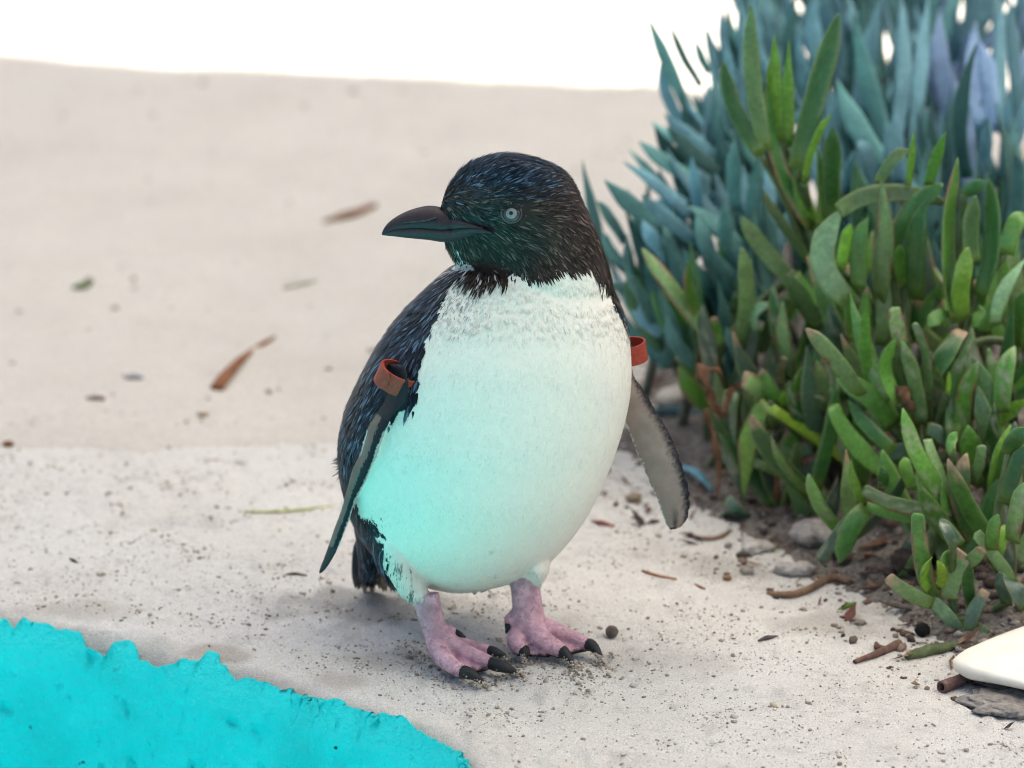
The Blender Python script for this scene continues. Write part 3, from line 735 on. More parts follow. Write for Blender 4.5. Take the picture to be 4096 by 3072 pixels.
# ---- claws
for (x0, y0, z0), (xm, ym, zm), (x1, y1, z1_), r in (((690, 1372, .0068), (790, 1410, .0072), (893, 1482, .0018), 4.9), ((915, 1305, .0072), (1040, 1345, .0078), (1172, 1402, .0016), 5.4), ((905, 1213, .0066), (985, 1232, .0068), (1082, 1272, .0016), 4.6),
        ((1186, 1198, .0070), (1206, 1235, .0062), (1200, 1302, .0014), 4.9), ((1490, 1208, .0070), (1540, 1245, .0070), (1612, 1345, .0014), 5.0), ((1705, 1158, .0068), (1765, 1190, .0070), (1845, 1318, .0014), 5.0)):
    pp = np.array([z3(x0, y0, z0), z3(xm, ym, zm), z3(x1, y1, z1_)])
    under(mesh_obj('claw', *tube(resample(pp, 9), np.array([.75, .9, .92, .85, .74, .6, .45, .28, .1]) * r * .00088, 10), M_CLAW), penguin)
for a in (((640, 1062, .0185), (690, 1085, .0175), (742, 1118, .013)), ((1072, 1000, .019), (1066, 1030, .017), (1052, 1078, .0135))):
    pp = np.array([z3(*b) for b in a]); under(mesh_obj('claw', *tube(resample(pp, 7), np.array([2.3, 2.2, 2.0, 1.7, 1.2, .8, .2]) * .001, 8), M_CLAW), penguin)

# ---- flipper bands: a flat rubber strip wound once and a bit
def band(c, ax_im, tilt, a, b, height, turns, start, name='flipper_band', roll=0.0):
    ax = (RGT * ax_im[0] - UPV * ax_im[1]); ax /= np.linalg.norm(ax)
    axis = ax * math.cos(tilt) + FWD * math.sin(tilt)
    s = np.cross(axis, FWD); s /= np.linalg.norm(s); m_ = np.cross(s, axis)
    n_ = 90; V = []; 
    for i in range(n_):
        an = start + 2 * np.pi * turns * i / (n_ - 1); rr = .0014 * i / (n_ - 1)
        dirv = s * math.cos(an) * (a + rr) + m_ * math.sin(an) * (b + rr)
        nn_ = s * math.cos(an) / a + m_ * math.sin(an) / b; nn_ /= np.linalg.norm(nn_)
        e_ = min(1, .55 + min(i, n_ - 1 - i) * .16)
        for h_, o_ in ((-.5 * e_, 0), (.5 * e_, 0), (.5 * e_, .00095), (-.5 * e_, .00095)):
            V.append(c + dirv + nn_ * o_ + axis * h_ * height)
    F = [(i * 4 + j, i * 4 + (j + 1) % 4, (i + 1) * 4 + (j + 1) % 4, (i + 1) * 4 + j) for i in range(n_ - 1) for j in range(4)] + [(3, 2, 1, 0), tuple((n_ - 1) * 4 + j for j in range(4))]
    o = mesh_obj(name, np.array(V), F, M_BAND, smooth=False); return under(o, penguin)
bl_ = band(P(*Z2(778, 432), d=dt - .050), (-80, 165), R(30), .0106, .0078, .0125, 1.25, R(165)); bl_['label'] = 'rust red rubber band with overlapping end round the flipper beside the dark back'
br2 = band(P(*Z4(352, 345), d=dt + .026), (25, 165), R(24), .0098, .0072, .0125, 1.15, R(100)); br2['label'] = 'rust red rubber band half hidden behind the white belly'

# ---- feathers: small blades rooted in the skin, lying along the plumage
tri = []
bm_.calc_loop_triangles(); nt_ = len(bm_.loop_triangles); tri = np.empty(nt_ * 3, np.int32); bm_.loop_triangles.foreach_get('vertices', tri); tri = tri.reshape(-1, 3)
tc = co[tri]; area = np.linalg.norm(np.cross(tc[:, 1] - tc[:, 0], tc[:, 2] - tc[:, 0]), axis=1) / 2
okf = (lab[tri] == 0).all(1)
beak0 = P(*Z1(640, 660), d=dh)
def grow(count, weight, Lr, Wr, lift, seed, only, shade=(.75, 1.3), clump=0.0):
    r_ = np.random.default_rng(seed); w_ = area * okf * weight; w_ = w_ / w_.sum()
    f = r_.choice(nt_, count, p=w_); b = r_.random((count, 2)); b = np.where(b.sum(1)[:, None] > 1, 1 - b, b)
    p = tc[f, 0] + b[:, :1] * (tc[f, 1] - tc[f, 0]) + b[:, 1:] * (tc[f, 2] - tc[f, 0])
    n_ = no[tri[f]].mean(1); n_ /= np.linalg.norm(n_, axis=1)[:, None]
    col, wh = plumage(p + r_.normal(0, 1, (count, 3)) * np.array([.0032, .0010, .0034]) * (1 + 1.5 * sstep(720, 640, proj(p)[1] / FV) * sstep(560, 590, proj(p)[1] / FV))[:, None], n_)
    keep_ = only(p, wh); p, n_, col, wh = p[keep_], n_[keep_], col[keep_], wh[keep_]; c_ = len(p)
    X_, Y_, _ = proj(p); X_, Y_ = X_ / FV, Y_ / FV
    # flow: back from the beak over the head, then down and outwards
    hd_ = sstep(640, 540, Y_)[:, None]
    fh = p - beak0; fh[:, 2] -= .012; fh /= np.linalg.norm(fh, axis=1)[:, None]; fh = fh + np.array([.15, 0, -.30]) * sstep(380, 560, Y_)[:, None] * 2.0
    ax = p - np.array([.012, .028, 0]); ax[:, 2] = 0; ax /= np.linalg.norm(ax, axis=1)[:, None] + 1e-9
    fb_ = np.array([0, 0, -1.0]) + ax * .1 - FACE * .10
    fl2 = fh * hd_ + fb_ * (1 - hd_)
    sw = np.stack([fbm(p * 55, 2, 51) - .5, fbm(p * 55 + 5, 2, 52) - .5, fbm(p * 55 + 9, 2, 53) - .5], -1)
    fl2 = fl2 + sw * .9 + (r_.random((c_, 3)) - .5) * .30
    t_ = fl2 - n_ * (fl2 * n_).sum(1)[:, None]; t_ /= np.linalg.norm(t_, axis=1)[:, None] + 1e-9
    s = np.cross(n_, t_)
    L = r_.uniform(*Lr, c_)[:, None]; W = r_.uniform(*Wr, c_)[:, None]; li = lift * r_.uniform(.3, 1.5, c_)[:, None]
    small = (.5 + .5 * sstep(.004, .018, np.linalg.norm(p - beak0, axis=1)))[:, None] if True else 1
    L = L * small
    ee = np.linalg.norm(p - E0, axis=1)[:, None]; L = L * np.where(ee < .0085, .35, 1); 
    p0 = p - n_ * .0002
    a0 = p0 - s * W * .35; a1 = p0 + s * W * .35; mpt = p0 + t_ * L * .55 + n_ * L * li * .55
    b0 = mpt - s * W * .5; b1 = mpt + s * W * .5; tip = p0 + t_ * L + n_ * L * li * .75
    V = np.stack([a0, a1, b1, b0, tip], 1).reshape(-1, 3)
    base = np.arange(c_) * 5
    F4 = np.stack([base, base + 1, base + 2, base + 3], 1); F3 = np.stack([base + 3, base + 2, base + 4], 1)
    col = col * r_.uniform(*shade, c_)[:, None]
    gl = (r_.random(c_) < np.where(Y_ > 600, .34, .27))[:, None] & ~wh[:, None]
    hl = np.array([.040, .062, .092]) * r_.uniform(.5, 2.3, c_)[:, None]; hw = np.array([.125, .088, .076]) * r_.uniform(.2, 1.1, c_)[:, None]; isb = (col[:, 2] > col[:, 0] * 1.25)[:, None]  # lighter strands paint the wet sheen of dark feathers into their colour
    col = np.where(gl, np.where(isb, hl, hw), col); dk = (r_.random(c_) < .25)[:, None] & ~wh[:, None]; col = np.where(dk, col * .35, col)
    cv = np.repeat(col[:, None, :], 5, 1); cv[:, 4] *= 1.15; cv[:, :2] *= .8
    return V, F4, F3, cv.reshape(-1, 3)
def feather_obj(name, *args, **kw):
    V, F4, F3, cv = grow(*args, **kw)
    me = bpy.data.meshes.new(name); n4, n3 = len(F4), len(F3)
    me.vertices.add(len(V)); me.vertices.foreach_set('co', V.astype(np.float32).ravel())
    me.loops.add(n4 * 4 + n3 * 3); me.loops.foreach_set('vertex_index', np.concatenate([F4.ravel(), F3.ravel()]).astype(np.int32))
    me.polygons.add(n4 + n3); me.polygons.foreach_set('loop_start', np.concatenate([np.arange(n4) * 4, n4 * 4 + np.arange(n3) * 3]).astype(np.int32))
    me.update(calc_edges=True); me.validate(); set_col(me, cv)
    me.polygons.foreach_set('use_smooth', np.ones(len(me.polygons), bool))
    me.materials.append(M_FEATH); o = bpy.data.objects.new(name, me); COL.objects.link(o); tag(o, kind='stuff'); return under(o, penguin)
cen = tc.mean(1); cX, cY, _ = proj(cen); cX, cY = cX / FV, cY / FV
wh_f = iswhite[tri].all(1)
hd_f = sstep(650, 600, cY)
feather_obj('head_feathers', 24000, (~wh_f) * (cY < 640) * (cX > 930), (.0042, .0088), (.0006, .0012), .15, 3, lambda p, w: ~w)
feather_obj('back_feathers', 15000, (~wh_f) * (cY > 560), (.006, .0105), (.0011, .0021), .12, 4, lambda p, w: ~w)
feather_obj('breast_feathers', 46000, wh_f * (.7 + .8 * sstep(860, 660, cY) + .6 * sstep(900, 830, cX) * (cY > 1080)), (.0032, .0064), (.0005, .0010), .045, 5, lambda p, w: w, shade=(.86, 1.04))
# tail: short stiff feathers below the rump
for i_ in range(11):
    u_t = i_ / 10; r_t = np.random.default_rng(80 + i_)
    xa, xb = 775 + 62 * u_t, 766 + 88 * u_t + r_t.uniform(-4, 4); yb = 1277 - 10 * abs(u_t - .3) + r_t.uniform(-5, 8); Yt = .080 + .014 * math.sin(u_t * 3.1)
    p_ = [P(xa * FV, 1170 * FV, Y=Yt - .012), P((xa * .5 + xb * .5) * FV, 1225 * FV, Y=Yt), P(xb * FV, yb * FV, Y=Yt + .008)]
    Vt, Ft = tube(resample(p_, 8), np.array([.6, .9, 1, 1, .95, .8, .5, .12]) * .0036, 8, ry=np.full(8, .0007))
    tz = np.linspace(0, 1, 8).repeat(8); tz = np.concatenate([tz, [0, 1]])[:, None]
    beige = (.4 + .6 * (i_ > 1)) * sstep(.45, .8, tz + r_t.uniform(-.15, .15)); nz_ = fbm(Vt * 300, 2, 5)[:, None]
    under(mesh_obj('tail_feather', Vt, Ft, M_FEATH, col=(np.array([.03, .035, .045]) * (1 - beige) + np.array([.30, .235, .17]) * beige) * (.5 + nz_)), penguin)
# water drops hanging under the belly
for dx, dy, r in ((965, 610, .0013), (860, 725, .0014), (885, 722, .0011), (800, 738, .0016), (1130, 575, .001), (935, 420, .0014), (655, 675, .0011), (735, 700, .0009), (1250, 545, .001), (1110, 660, .0011)):
    X_, Y_ = Z3(dx, dy); h_ = body_tree.ray_cast(Vector(CAM), Vector(P(X_, Y_, d=3) - CAM).normalized())
    if h_[0] is None or h_[3] > 3.2: h_ = (Vector(P(X_, Y_, d=dt - .02)), None, 0, 0)
    me = bpy.data.meshes.new('water_drop'); b_ = bmesh.new(); bmesh.ops.create_icosphere(b_, subdivisions=2, radius=r); 
    for v_ in b_.verts: v_.co.z *= 1.25
    b_.to_mesh(me); b_.free(); me.polygons.foreach_set('use_smooth', np.ones(len(me.polygons), bool)); me.materials.append(M_WATER)
    o = bpy.data.objects.new('water_drop', me); COL.objects.link(o); o.location = h_[0]; under(o, penguin)

# ------------------------------------------------------------------ succulents
GREENS = {'g': (.080, .200, .030), 'd': (.034, .105, .022), 'l': (.170, .340, .034), 'y': (.27, .41, .04), 'p': (.22, .36, .18), 's': (.100, .155, .056), 'k': (.058, .100, .062), 'c': (.140, .225, .080)}
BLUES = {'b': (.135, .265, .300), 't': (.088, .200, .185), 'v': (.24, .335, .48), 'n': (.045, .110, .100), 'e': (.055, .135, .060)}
BROWN = np.array([.22, .115, .068]); DBROWN = np.array([.12, .065, .042])
prng = np.random.default_rng(21)

def leaf_geo(p0, pm, p1, width, thick, tip='round', roll=0.0, rings=13, seg=12):
    c1 = 2 * pm - .5 * (p0 + p1); t = np.linspace(0, 1, rings)
    t = 1 - (1 - t) ** 1.25
    C = (1 - t)[:, None] ** 2 * p0 + 2 * (t * (1 - t))[:, None] * c1 + (t ** 2)[:, None] * p1
    T = np.gradient(C, axis=0); T /= np.linalg.norm(T, axis=1)[:, None] + 1e-12
    if tip == 'blunt': w = .82 + .18 * np.sin(np.pi * np.clip(t * 1.1, 0, 1)); w = w * np.where(t > .97, .8, 1)
    elif tip == 'sharp': w = (.80 + .20 * np.sin(np.pi * np.clip(t * 1.05, 0, 1))) * np.clip((1 - t) / .38, 0.02, 1) ** .75
    elif tip == 'stem': w = 1 - .25 * t
    else: w = (.80 + .20 * np.sin(np.pi * np.clip(.12 + t * .85, 0, 1))) * np.clip((1 - t) / .22, 0.015, 1) ** .6
    th = np.linspace(0, 2 * np.pi, seg, endpoint=False); V = []
    for i in range(rings):
        v = FWD * math.cos(roll) + RGT * math.sin(roll)
        s = np.cross(T[i], v); s /= np.linalg.norm(s) + 1e-9; n_ = np.cross(s, T[i])
        ww = width / 2 * w[i]; tt = min(thick, thick * w[i] * 1.15) * (1.0 if tip != 'blunt' else 1)
        ca, sa = np.cos(th), np.sin(th)
        prof_ = np.where(sa > 0, 1.25 * (1 - np.abs(ca)) ** .85, -.55 * np.abs(sa) ** 1.3)      # keeled below, nearly flat above
        V.append(C[i] + np.outer(ca * ww, s) + np.outer(prof_ * tt, n_) + n_ * (ca ** 2)[:, None] * tt * -.25)
    V = np.concatenate(V)
    F = [(i * seg + j, i * seg + (j + 1) % seg, (i + 1) * seg + (j + 1) % seg, (i + 1) * seg + j) for i in range(rings - 1) for j in range(seg)]
    V = np.concatenate([V, [C[0]], [C[-1]]]); a, b = len(V) - 2, len(V) - 1
    F += [(a, (j + 1) % seg, j) for j in range(seg)] + [(b, (rings - 1) * seg + j, (rings - 1) * seg + (j + 1) % seg) for j in range(seg)]
    U_ = np.concatenate([np.repeat(t, seg), [0, 1]]); E_ = np.concatenate([np.tile(np.abs(np.cos(th)), rings), [0, 0]])
    return V, F, U_, E_

def leaf(parent, p0, pm, p1, width, col, kind='green', tip='round', flags='', thick=None, roll=None, name='leaf'):
    thick = width * (.12 if 'x' in flags else .23 if kind == 'green' else .36) if thick is None else thick
    if 'x' in flags: width = width * .72
    roll = prng.uniform(-.8, .8) if roll is None else roll
    if tip != 'stem': width = min(width, .55 * (np.linalg.norm(pm - p0) + np.linalg.norm(p1 - pm)))
    V, F, U_, E_ = leaf_geo(p0, pm, p1, width, thick, tip, roll)
    u = U_[:, None]; e = E_[:, None]
    nz = fbm(V * 130 + prng.uniform(0, 50), 3, 3)[:, None]; nf = fbm(V * 420, 3, 5)[:, None]
    if 'w' in flags or 'x' in flags:                           # withered: crumple it
        V = V + (np.stack([vnoise(V * 230, 1), vnoise(V * 230, 2), vnoise(V * 230, 3)], -1) - .5) * width * (.75 if 'x' in flags else .25)
    else:
        V = V + (np.stack([vnoise(V * 60, 1), vnoise(V * 60, 2), vnoise(V * 60, 3)], -1) - .5) * width * .14
    c = np.array(col) * (.95 + .95 * nz) * prng.uniform(.62, 1.3)
    if kind == 'green':
        c = c * (1 - .8 * np.clip(1 - u / .22, 0, 1)) + np.array([.17, .25, .045]) * .8 * np.clip(1 - u / .22, 0, 1)      # pale at the base
        c = c * (1 - .6 * sstep(.78, 1.0, e)) + np.array([.22, .31, .09]) * .6 * sstep(.78, 1.0, e)                     # pale rim
        if 'm' in flags: c = np.where((nf > .56) & (e < .75), c * .35 + np.array([.36, .36, .26]) * .65, c)               # mottled grey scars
        if 'e' in flags: c = np.where((e + (nz - .5) * .9 > .93), BROWN * (.7 + .8 * nf), c)                                # browned edges
        if 't' in flags: m_ = sstep(.80, .92, u + (nf - .5) * .25); c = c * (1 - m_) + np.array([.40, .27, .16]) * (.6 + .8 * nf) * m_
    else:
        c = c * (1 - .35 * sstep(.9, 1.0, u)) + np.array([.10, .12, .045]) * .35 * sstep(.9, 1.0, u)
    if 'x' in flags: c = BROWN * (.15 + 1.3 * nf)
    if 'w' in flags: c = c * .55 + DBROWN * .6 * (.5 + nf)
    o = mesh_obj(name, V, F, M_DRY if 'x' in flags else (M_GREEN if kind == 'green' else M_BLUE), None, True, np.clip(c, 0, .9))
    return under(o, parent)

def plant(name, label, cat, group, root):
    o = empty(name, tuple(root)); return tag(o, label, cat, group)

def stem(parent, pts, r, col=(.11, .15, .05), name='stem', kind='green'):
    V, F = tube(resample(pts, 12), np.linspace(r, r * .75, 12), 9)
    nz = fbm(V * 200, 3, 4)[:, None]
    o = mesh_obj(name, V, F, M_GREEN if kind == 'green' else M_DRY, None, True, np.clip(np.array(col) * (.5 + nz), 0, 1)); return under(o, parent)

# ---- green plants: leaves traced from the photo. (zoom, base, mid, tip, width in zoom pixels, colour, tip shape, flags)
GP = []
GP.append(('tall green succulent shoot with long upright leaves, standing in front of the blue succulents', .30, Z5, (1175, 1130), [
    ((1165, 1110), (985, 760), (958, 385), 92, 'd', 'round', 'e'), ((935, 740), (880, 400), (865, 25), 88, 's', 'round', ''), ((1025, 690), (985, 420), (990, 165), 78, 'l', 'sharp', ''), ((1060, 720), (1050, 470), (1055, 195), 62, 'l', 'sharp', ''),
    ((1095, 830), (1195, 450), (1300, 65), 112, 'd', 'round', ''), ((1255, 1090), (1262, 860), (1268, 625), 96, 'd', 'round', ''), ((1130, 900), (1180, 700), (1262, 560), 44, 'l', 'round', ''), ((1190, 1150), (1120, 980), (1075, 815), 80, 'l', 'sharp', ''),
    ((1160, 1290), (1040, 1120), (925, 935), 78, 's', 'round', ''), ((1195, 1130), (1210, 900), (1190, 720), 60, 'g', 'sharp', ''), ((915, 760), (800, 560), (730, 300), 84, 'd', 'round', '')]))
GP.append(('green succulent with broad upright leaves and one pale curved leaf', .24, Z5, (1600, 1560), [
    ((1345, 1480), (1215, 1270), (1315, 1035), 120, 'p', 'round', ''), ((1400, 1420), (1395, 1250), (1440, 1075), 108, 'g', 'round', ''), ((1500, 1480), (1530, 1180), (1508, 885), 92, 's', 'sharp', 'e'), ((1300, 1040), (1530, 950), (1850, 1010), 92, 's', 'round', ''),
    ((1560, 1230), (1660, 1040), (1810, 905), 104, 'd', 'round', ''), ((1690, 1470), (1680, 1200), (1738, 970), 108, 'd', 'sharp', ''), ((1625, 1400), (1600, 1300), (1595, 1205), 80, 'g', 'round', ''), ((1370, 1680), (1350, 1540), (1365, 1425), 62, 'g', 'sharp', 'e'), ((1440, 1700), (1430, 1540), (1438, 1405), 62, 'g', 'sharp', 't'), ((1505, 1700), (1525, 1500), (1505, 1315), 82, 's', 'sharp', ''),
    ((1300, 1330), (1330, 1200), (1360, 1100), 70, 'l', 'round', ''), ((1640, 920), (1660, 780), (1670, 640), 50, 'l', 'sharp', ''), ((1740, 910), (1780, 770), (1830, 650), 60, 'g', 'sharp', ''), ((1500, 900), (1560, 790), (1645, 735), 60, 's', 'round', '')]))
GP.append(('green succulent with tall broad leaves round a bright yellow-green heart', .22, Z5, (1860, 1600), [
    ((1870, 1560), (1835, 1180), (1888, 780), 112, 'g', 'round', 'e'), ((1985, 1480), (2060, 1180), (2030, 880), 104, 'd', 'round', ''), ((1905, 1570), (1900, 1400), (1940, 1210), 104, 'l', 'round', ''), ((1840, 1590), (1790, 1560), (1740, 1610), 80, 'g', 'round', ''),
    ((1920, 955), (1960, 925), (2025, 895), 66, 'd', 'round', ''), ((2070, 1600), (2110, 1440), (2225, 1270), 78, 'p', 'sharp', ''), ((2170, 1690), (2180, 1570), (2225, 1440), 96, 'g', 'round', ''), ((1985, 1620), (1985, 1560), (1990, 1505), 70, 'g', 'round', ''), ((2010, 1640), (2060, 1540), (2140, 1460), 90, 'g', 'round', ''),
    ((1960, 1290), (1950, 1130), (1970, 960), 90, 'd', 'round', ''), ((2120, 1250), (2160, 1120), (2215, 1050), 90, 'g', 'round', ''), ((1850, 1570), (1835, 1500), (1850, 1440), 40, 'y', 'sharp', ''), ((1880, 1580), (1880, 1500), (1900, 1440), 40, 'y', 'sharp', '')]))
GP.append(('yellowish green succulent shoot with slanting leaves, just past the half-hidden red band', .30, Z5, (660, 1640), [
    ((690, 1680), (490, 1440), (335, 1218), 80, 'c', 'round', 'e'), ((615, 1560), (560, 1420), (565, 1285), 82, 'g', 'sharp', 'e'), ((820, 1720), (840, 1450), (815, 1225), 92, 'c', 'round', ''), ((905, 1640), (885, 1540), (970, 1505), 62, 'p', 'round', ''), ((690, 1700), (700, 1640), (680, 1570), 52, 'g', 'blunt', 't'),
    ((1190, 1620), (1110, 1460), (1040, 1350), 100, 'c', 'round', ''), ((1090, 1345), (1160, 1450), (1290, 1560), 66, 'g', 'round', ''), ((1060, 1540), (1000, 1500), (930, 1550), 80, 'd', 'round', ''), ((1070, 1380), (930, 1230), (820, 1060), 84, 'c', 'round', '')]))
GP.append(('scorched green succulent with hanging leaves and withered brown stem beside the penguin', .245, Z6, (1060, 880), [
    ((700, 610), (590, 820), (565, 1200), 136, 'l', 'sharp', 'e'), ((490, 545), (470, 850), (545, 1170), 128, 'k', 'sharp', 'm'), ((770, 620), (700, 510), (665, 405), 100, 'g', 'round', 't'), ((885, 720), (860, 560), (905, 400), 78, 'g', 'round', ''), ((965, 740), (920, 600), (960, 440), 78, 'g', 'sharp', ''),
    ((670, 610), (610, 510), (545, 470), 124, 'c', 'blunt', 'te'), ((800, 640), (790, 580), (800, 530), 44, 'l', 'sharp', ''), ((1060, 860), (900, 890), (785, 990), 96, 'c', 'blunt', 'e'), ((780, 500), (770, 420), (800, 340), 70, 's', 'blunt', 'wm'), ((1010, 720), (1000, 640), (1010, 570), 90, 's', 'blunt', 'e'),
    ((1130, 540), (1050, 520), (990, 525), 90, 'p', 'sharp', 'e'), ((460, 1180), (500, 1230), (555, 1265), 100, 'k', 'round', ''), ((1050, 1010), (940, 1000), (830, 1060), 100, 'k', 'round', ''),
    ((310, 395), (345, 560), (440, 690), 80, 'g', 'blunt', 'x'), ((330, 650), (395, 900), (400, 1190), 62, 'g', 'sharp', 'x'), ((440, 660), (470, 560), (560, 470), 60, 'g', 'blunt', 'x'), ((270, 470), (330, 410), (440, 440), 60, 'g', 'blunt', 'x'), ((790, 960), (745, 1130), (805, 1380), 66, 'g', 'sharp', 'x'), ((730, 960), (820, 985), (940, 950), 50, 'g', 'blunt', 'x'), ((860, 720), (850, 640), (880, 570), 70, 'g', 'blunt', 'x'),
    ((1320, 1060), (1110, 905), (720, 640), 84, 'y', 'stem', ''), ((800, 1050), (700, 990), (600, 960), 70, 's', 'stem', '')]))
GP.append(('speckled green succulent with one leaf cut square and two shrivelled brown ends', .175, Z6, (1650, 900), [
    ((1250, 560), (1080, 330), (920, 165), 104, 'c', 'round', 't'), ((1400, 600), (1280, 300), (1185, -40), 104, 'g', 'sharp', 'm'), ((1310, 520), (1270, 260), (1285, -10), 78, 'g', 'sharp', ''), ((1490, 270), (1460, 160), (1440, 50), 116, 'c', 'blunt', 'em'), ((1475, 600), (1390, 420), (1450, 235), 108, 'g', 'round', ''),
    ((1610, 730), (1560, 470), (1490, 240), 88, 'c', 'round', 'm'), ((1650, 560), (1640, 350), (1570, 140), 66, 'c', 'blunt', 'em'), ((1690, 430), (1750, 310), (1845, 190), 132, 'd', 'blunt', 't'), ((1790, 830), (1810, 500), (1915, 215), 100, 'g', 'sharp', 'm'),
    ((1850, 880), (1850, 600), (1945, 355), 112, 'g', 'round', 'me'), ((2010, 980), (2010, 620), (1900, 340), 108, 'd', 'round', ''), ((2080, 660), (2090, 470), (2160, 275), 112, 'g', 'round', 'm'), ((2010, 740), (2100, 680), (2225, 590), 92, 'l', 'round', ''), ((1430, 740), (1300, 570), (1105, 465), 136, 'g', 'round', ''),
    ((1190, 500), (1120, 420), (1035, 345), 74, 'g', 'blunt', 'x'), ((1540, 650), (1500, 560), (1430, 545), 84, 'g', 'blunt', 'x'), ((1500, 1060), (1230, 880), (1080, 630), 132, 'g', 'blunt', ''), ((1440, 890), (1280, 740), (1180, 595), 96, 'd', 'sharp', ''), ((1640, 760), (1720, 800), (1790, 900), 90, 'k', 'sharp', ''), ((1560, 860), (1450, 900), (1370, 890), 100, 'k', 'sharp', ''),
    ((1760, 560), (1770, 480), (1765, 420), 40, 'y', 'sharp', '')]))
GP.append(('green succulent with a browned leaf held level and a tall bent dark leaf', .115, Z6, (1830, 1230), [
    ((1790, 1230), (1600, 960), (1490, 640), 120, 'g', 'round', 'm'), ((1815, 1220), (1700, 1010), (1635, 820), 92, 'c', 'stem', ''), ((1810, 1245), (1520, 1225), (1262, 1120), 96, 'c', 'blunt', 'em'), ((1780, 1270), (1540, 1280), (1275, 1225), 84, 'g', 'blunt', 'e'), ((1960, 1470), (1840, 1180), (1875, 905), 128, 'd', 'round', 'te'), ((2020, 1200), (2050, 960), (2135, 730), 82, 'l', 'sharp', ''), ((2065, 1220), (2080, 980), (2130, 790), 70, 'g', 'sharp', ''),
    ((1560, 1120), (1520, 1010), (1500, 930), 84, 'l', 'round', ''), ((1270, 1220), (1210, 1080), (1192, 940), 60, 'l', 'sharp', ''), ((1375, 1110), (1380, 1050), (1360, 990), 70, 'd', 'sharp', 'm'), ((1260, 1240), (1150, 1350), (1000, 1545), 96, 'k', 'blunt', 'm'), ((1270, 1240), (1170, 1380), (1130, 1560), 130, 'd', 'round', ''),
    ((1790, 900), (1780, 840), (1810, 780), 80, 'g', 'round', ''), ((1900, 1080), (1950, 960), (1960, 860), 70, 'c', 'blunt', 'e'), ((2090, 1180), (2120, 1150), (2200, 1160), 80, 'c', 'blunt', 'e')]))
GP.append(('low green succulent at the bed corner with a thick pale stem', .055, Z6, (2010, 1500), [
    ((2030, 1470), (2030, 1370), (2060, 1262), 84, 'g', 'round', 'e'), ((2050, 1500), (2090, 1400), (2165, 1345), 110, 'l', 'round', 'e'), ((2140, 1690), (2050, 1530), (1930, 1380), 96, 'c', 'stem', ''), ((2150, 1420), (2170, 1250), (2215, 1080), 110, 'c', 'round', 'em'), ((1840, 1450), (1770, 1370), (1720, 1300), 80, 'k', 'round', ''),
    ((2100, 1200), (2160, 1000), (2225, 860), 100, 'd', 'round', ''), ((2130, 900), (2160, 820), (2225, 760), 110, 'd', 'round', ''), ((1880, 1560), (1920, 1520), (1965, 1465), 90, 'c', 'blunt', 't')]))
GP.append(('low rosette with bright young centre leaves and brown-tipped outer ones', .040, Z7, (1560, 740), [
    ((1455, 620), (1370, 350), (1362, 85), 118, 'g', 'blunt', 'e'), ((1420, 560), (1385, 460), (1435, 350), 88, 'l', 'sharp', ''), ((1470, 545), (1500, 470), (1465, 375), 66, 'y', 'round', ''), ((1490, 500), (1500, 410), (1558, 318), 90, 'g', 'round', ''), ((1540, 620), (1570, 470), (1640, 320), 150, 'c', 'blunt', 'et'), ((1440, 640), (1300, 580), (1165, 475), 92, 'c', 'blunt', 't'),
    ((1630, 860), (1540, 730), (1400, 590), 118, 'p', 'stem', ''), ((1620, 790), (1700, 790), (1790, 830), 84, 'c', 'blunt', 'e'), ((1690, 660), (1660, 520), (1670, 390), 90, 'd', 'round', ''), ((1670, 820), (1700, 690), (1775, 560), 90, 'k', 'blunt', 't'), ((1900, 640), (1870, 520), (1830, 480), 120, 'k', 'round', ''), ((2010, 660), (1960, 560), (1900, 500), 140, 'k', 'blunt', 'e'), ((1570, 300), (1530, 200), (1490, 120), 80, 'k', 'round', 'm'), ((1870, 850), (1920, 750), (2020, 690), 110, 'p', 'round', 'm')]))
wmul = {Z5: 1 / 1.2316, Z6: 1 / 1.4786, Z7: 1 / 1.548, Z9: 1 / 1.659}
gnodes = []
for label, Yb, Z, node, leaves in GP:
    npx = Z(*node); nd = P(*npx, Y=Yb)
    gr = np.array([nd[0] + .012, Yb + .012, soil_z(nd[0] + .012, Yb + .012) - .004])
    pl = plant('succulent_plant', label, 'plant', 'green succulents in the bed', gr)
    stem(pl, np.array([gr, gr * .55 + nd * .45 + np.array([.006, 0, 0]), nd]), .0052)
    for k_, (b, m, e, w_, c_, tp_, fl_) in enumerate(leaves):
        dy = prng.uniform(-.012, .004); dt_ = prng.uniform(-.022, .010); dm = (dy + dt_) / 2 + prng.uniform(-.006, .003)
        p0, pm, p1 = P(*Z(*b), Y=Yb + dy), P(*Z(*m), Y=Yb + dm), P(*Z(*e), Y=Yb + dt_)
        sc = float((p0 - CAM) @ FWD) / FPX
        leaf(pl, p0, pm, p1, w_ * wmul[Z] * sc, GREENS[c_], 'green', tp_, fl_, name='dry_leaf' if 'x' in fl_ else ('stem' if tp_ == 'stem' else 'leaf'))
        if tp_ != 'stem' and 'x' not in fl_ and np.linalg.norm(p0 - nd) > .035 and k_ % 2 == 0:      # a side shoot carries leaves that start away from the heart
            stem(pl, np.array([nd * .8 + gr * .2, (nd + p0) / 2 + np.array([0, .008, -.008]), p0 + np.array([0, .002, 0])]), .0036)
    gnodes.append((pl, nd, Yb))

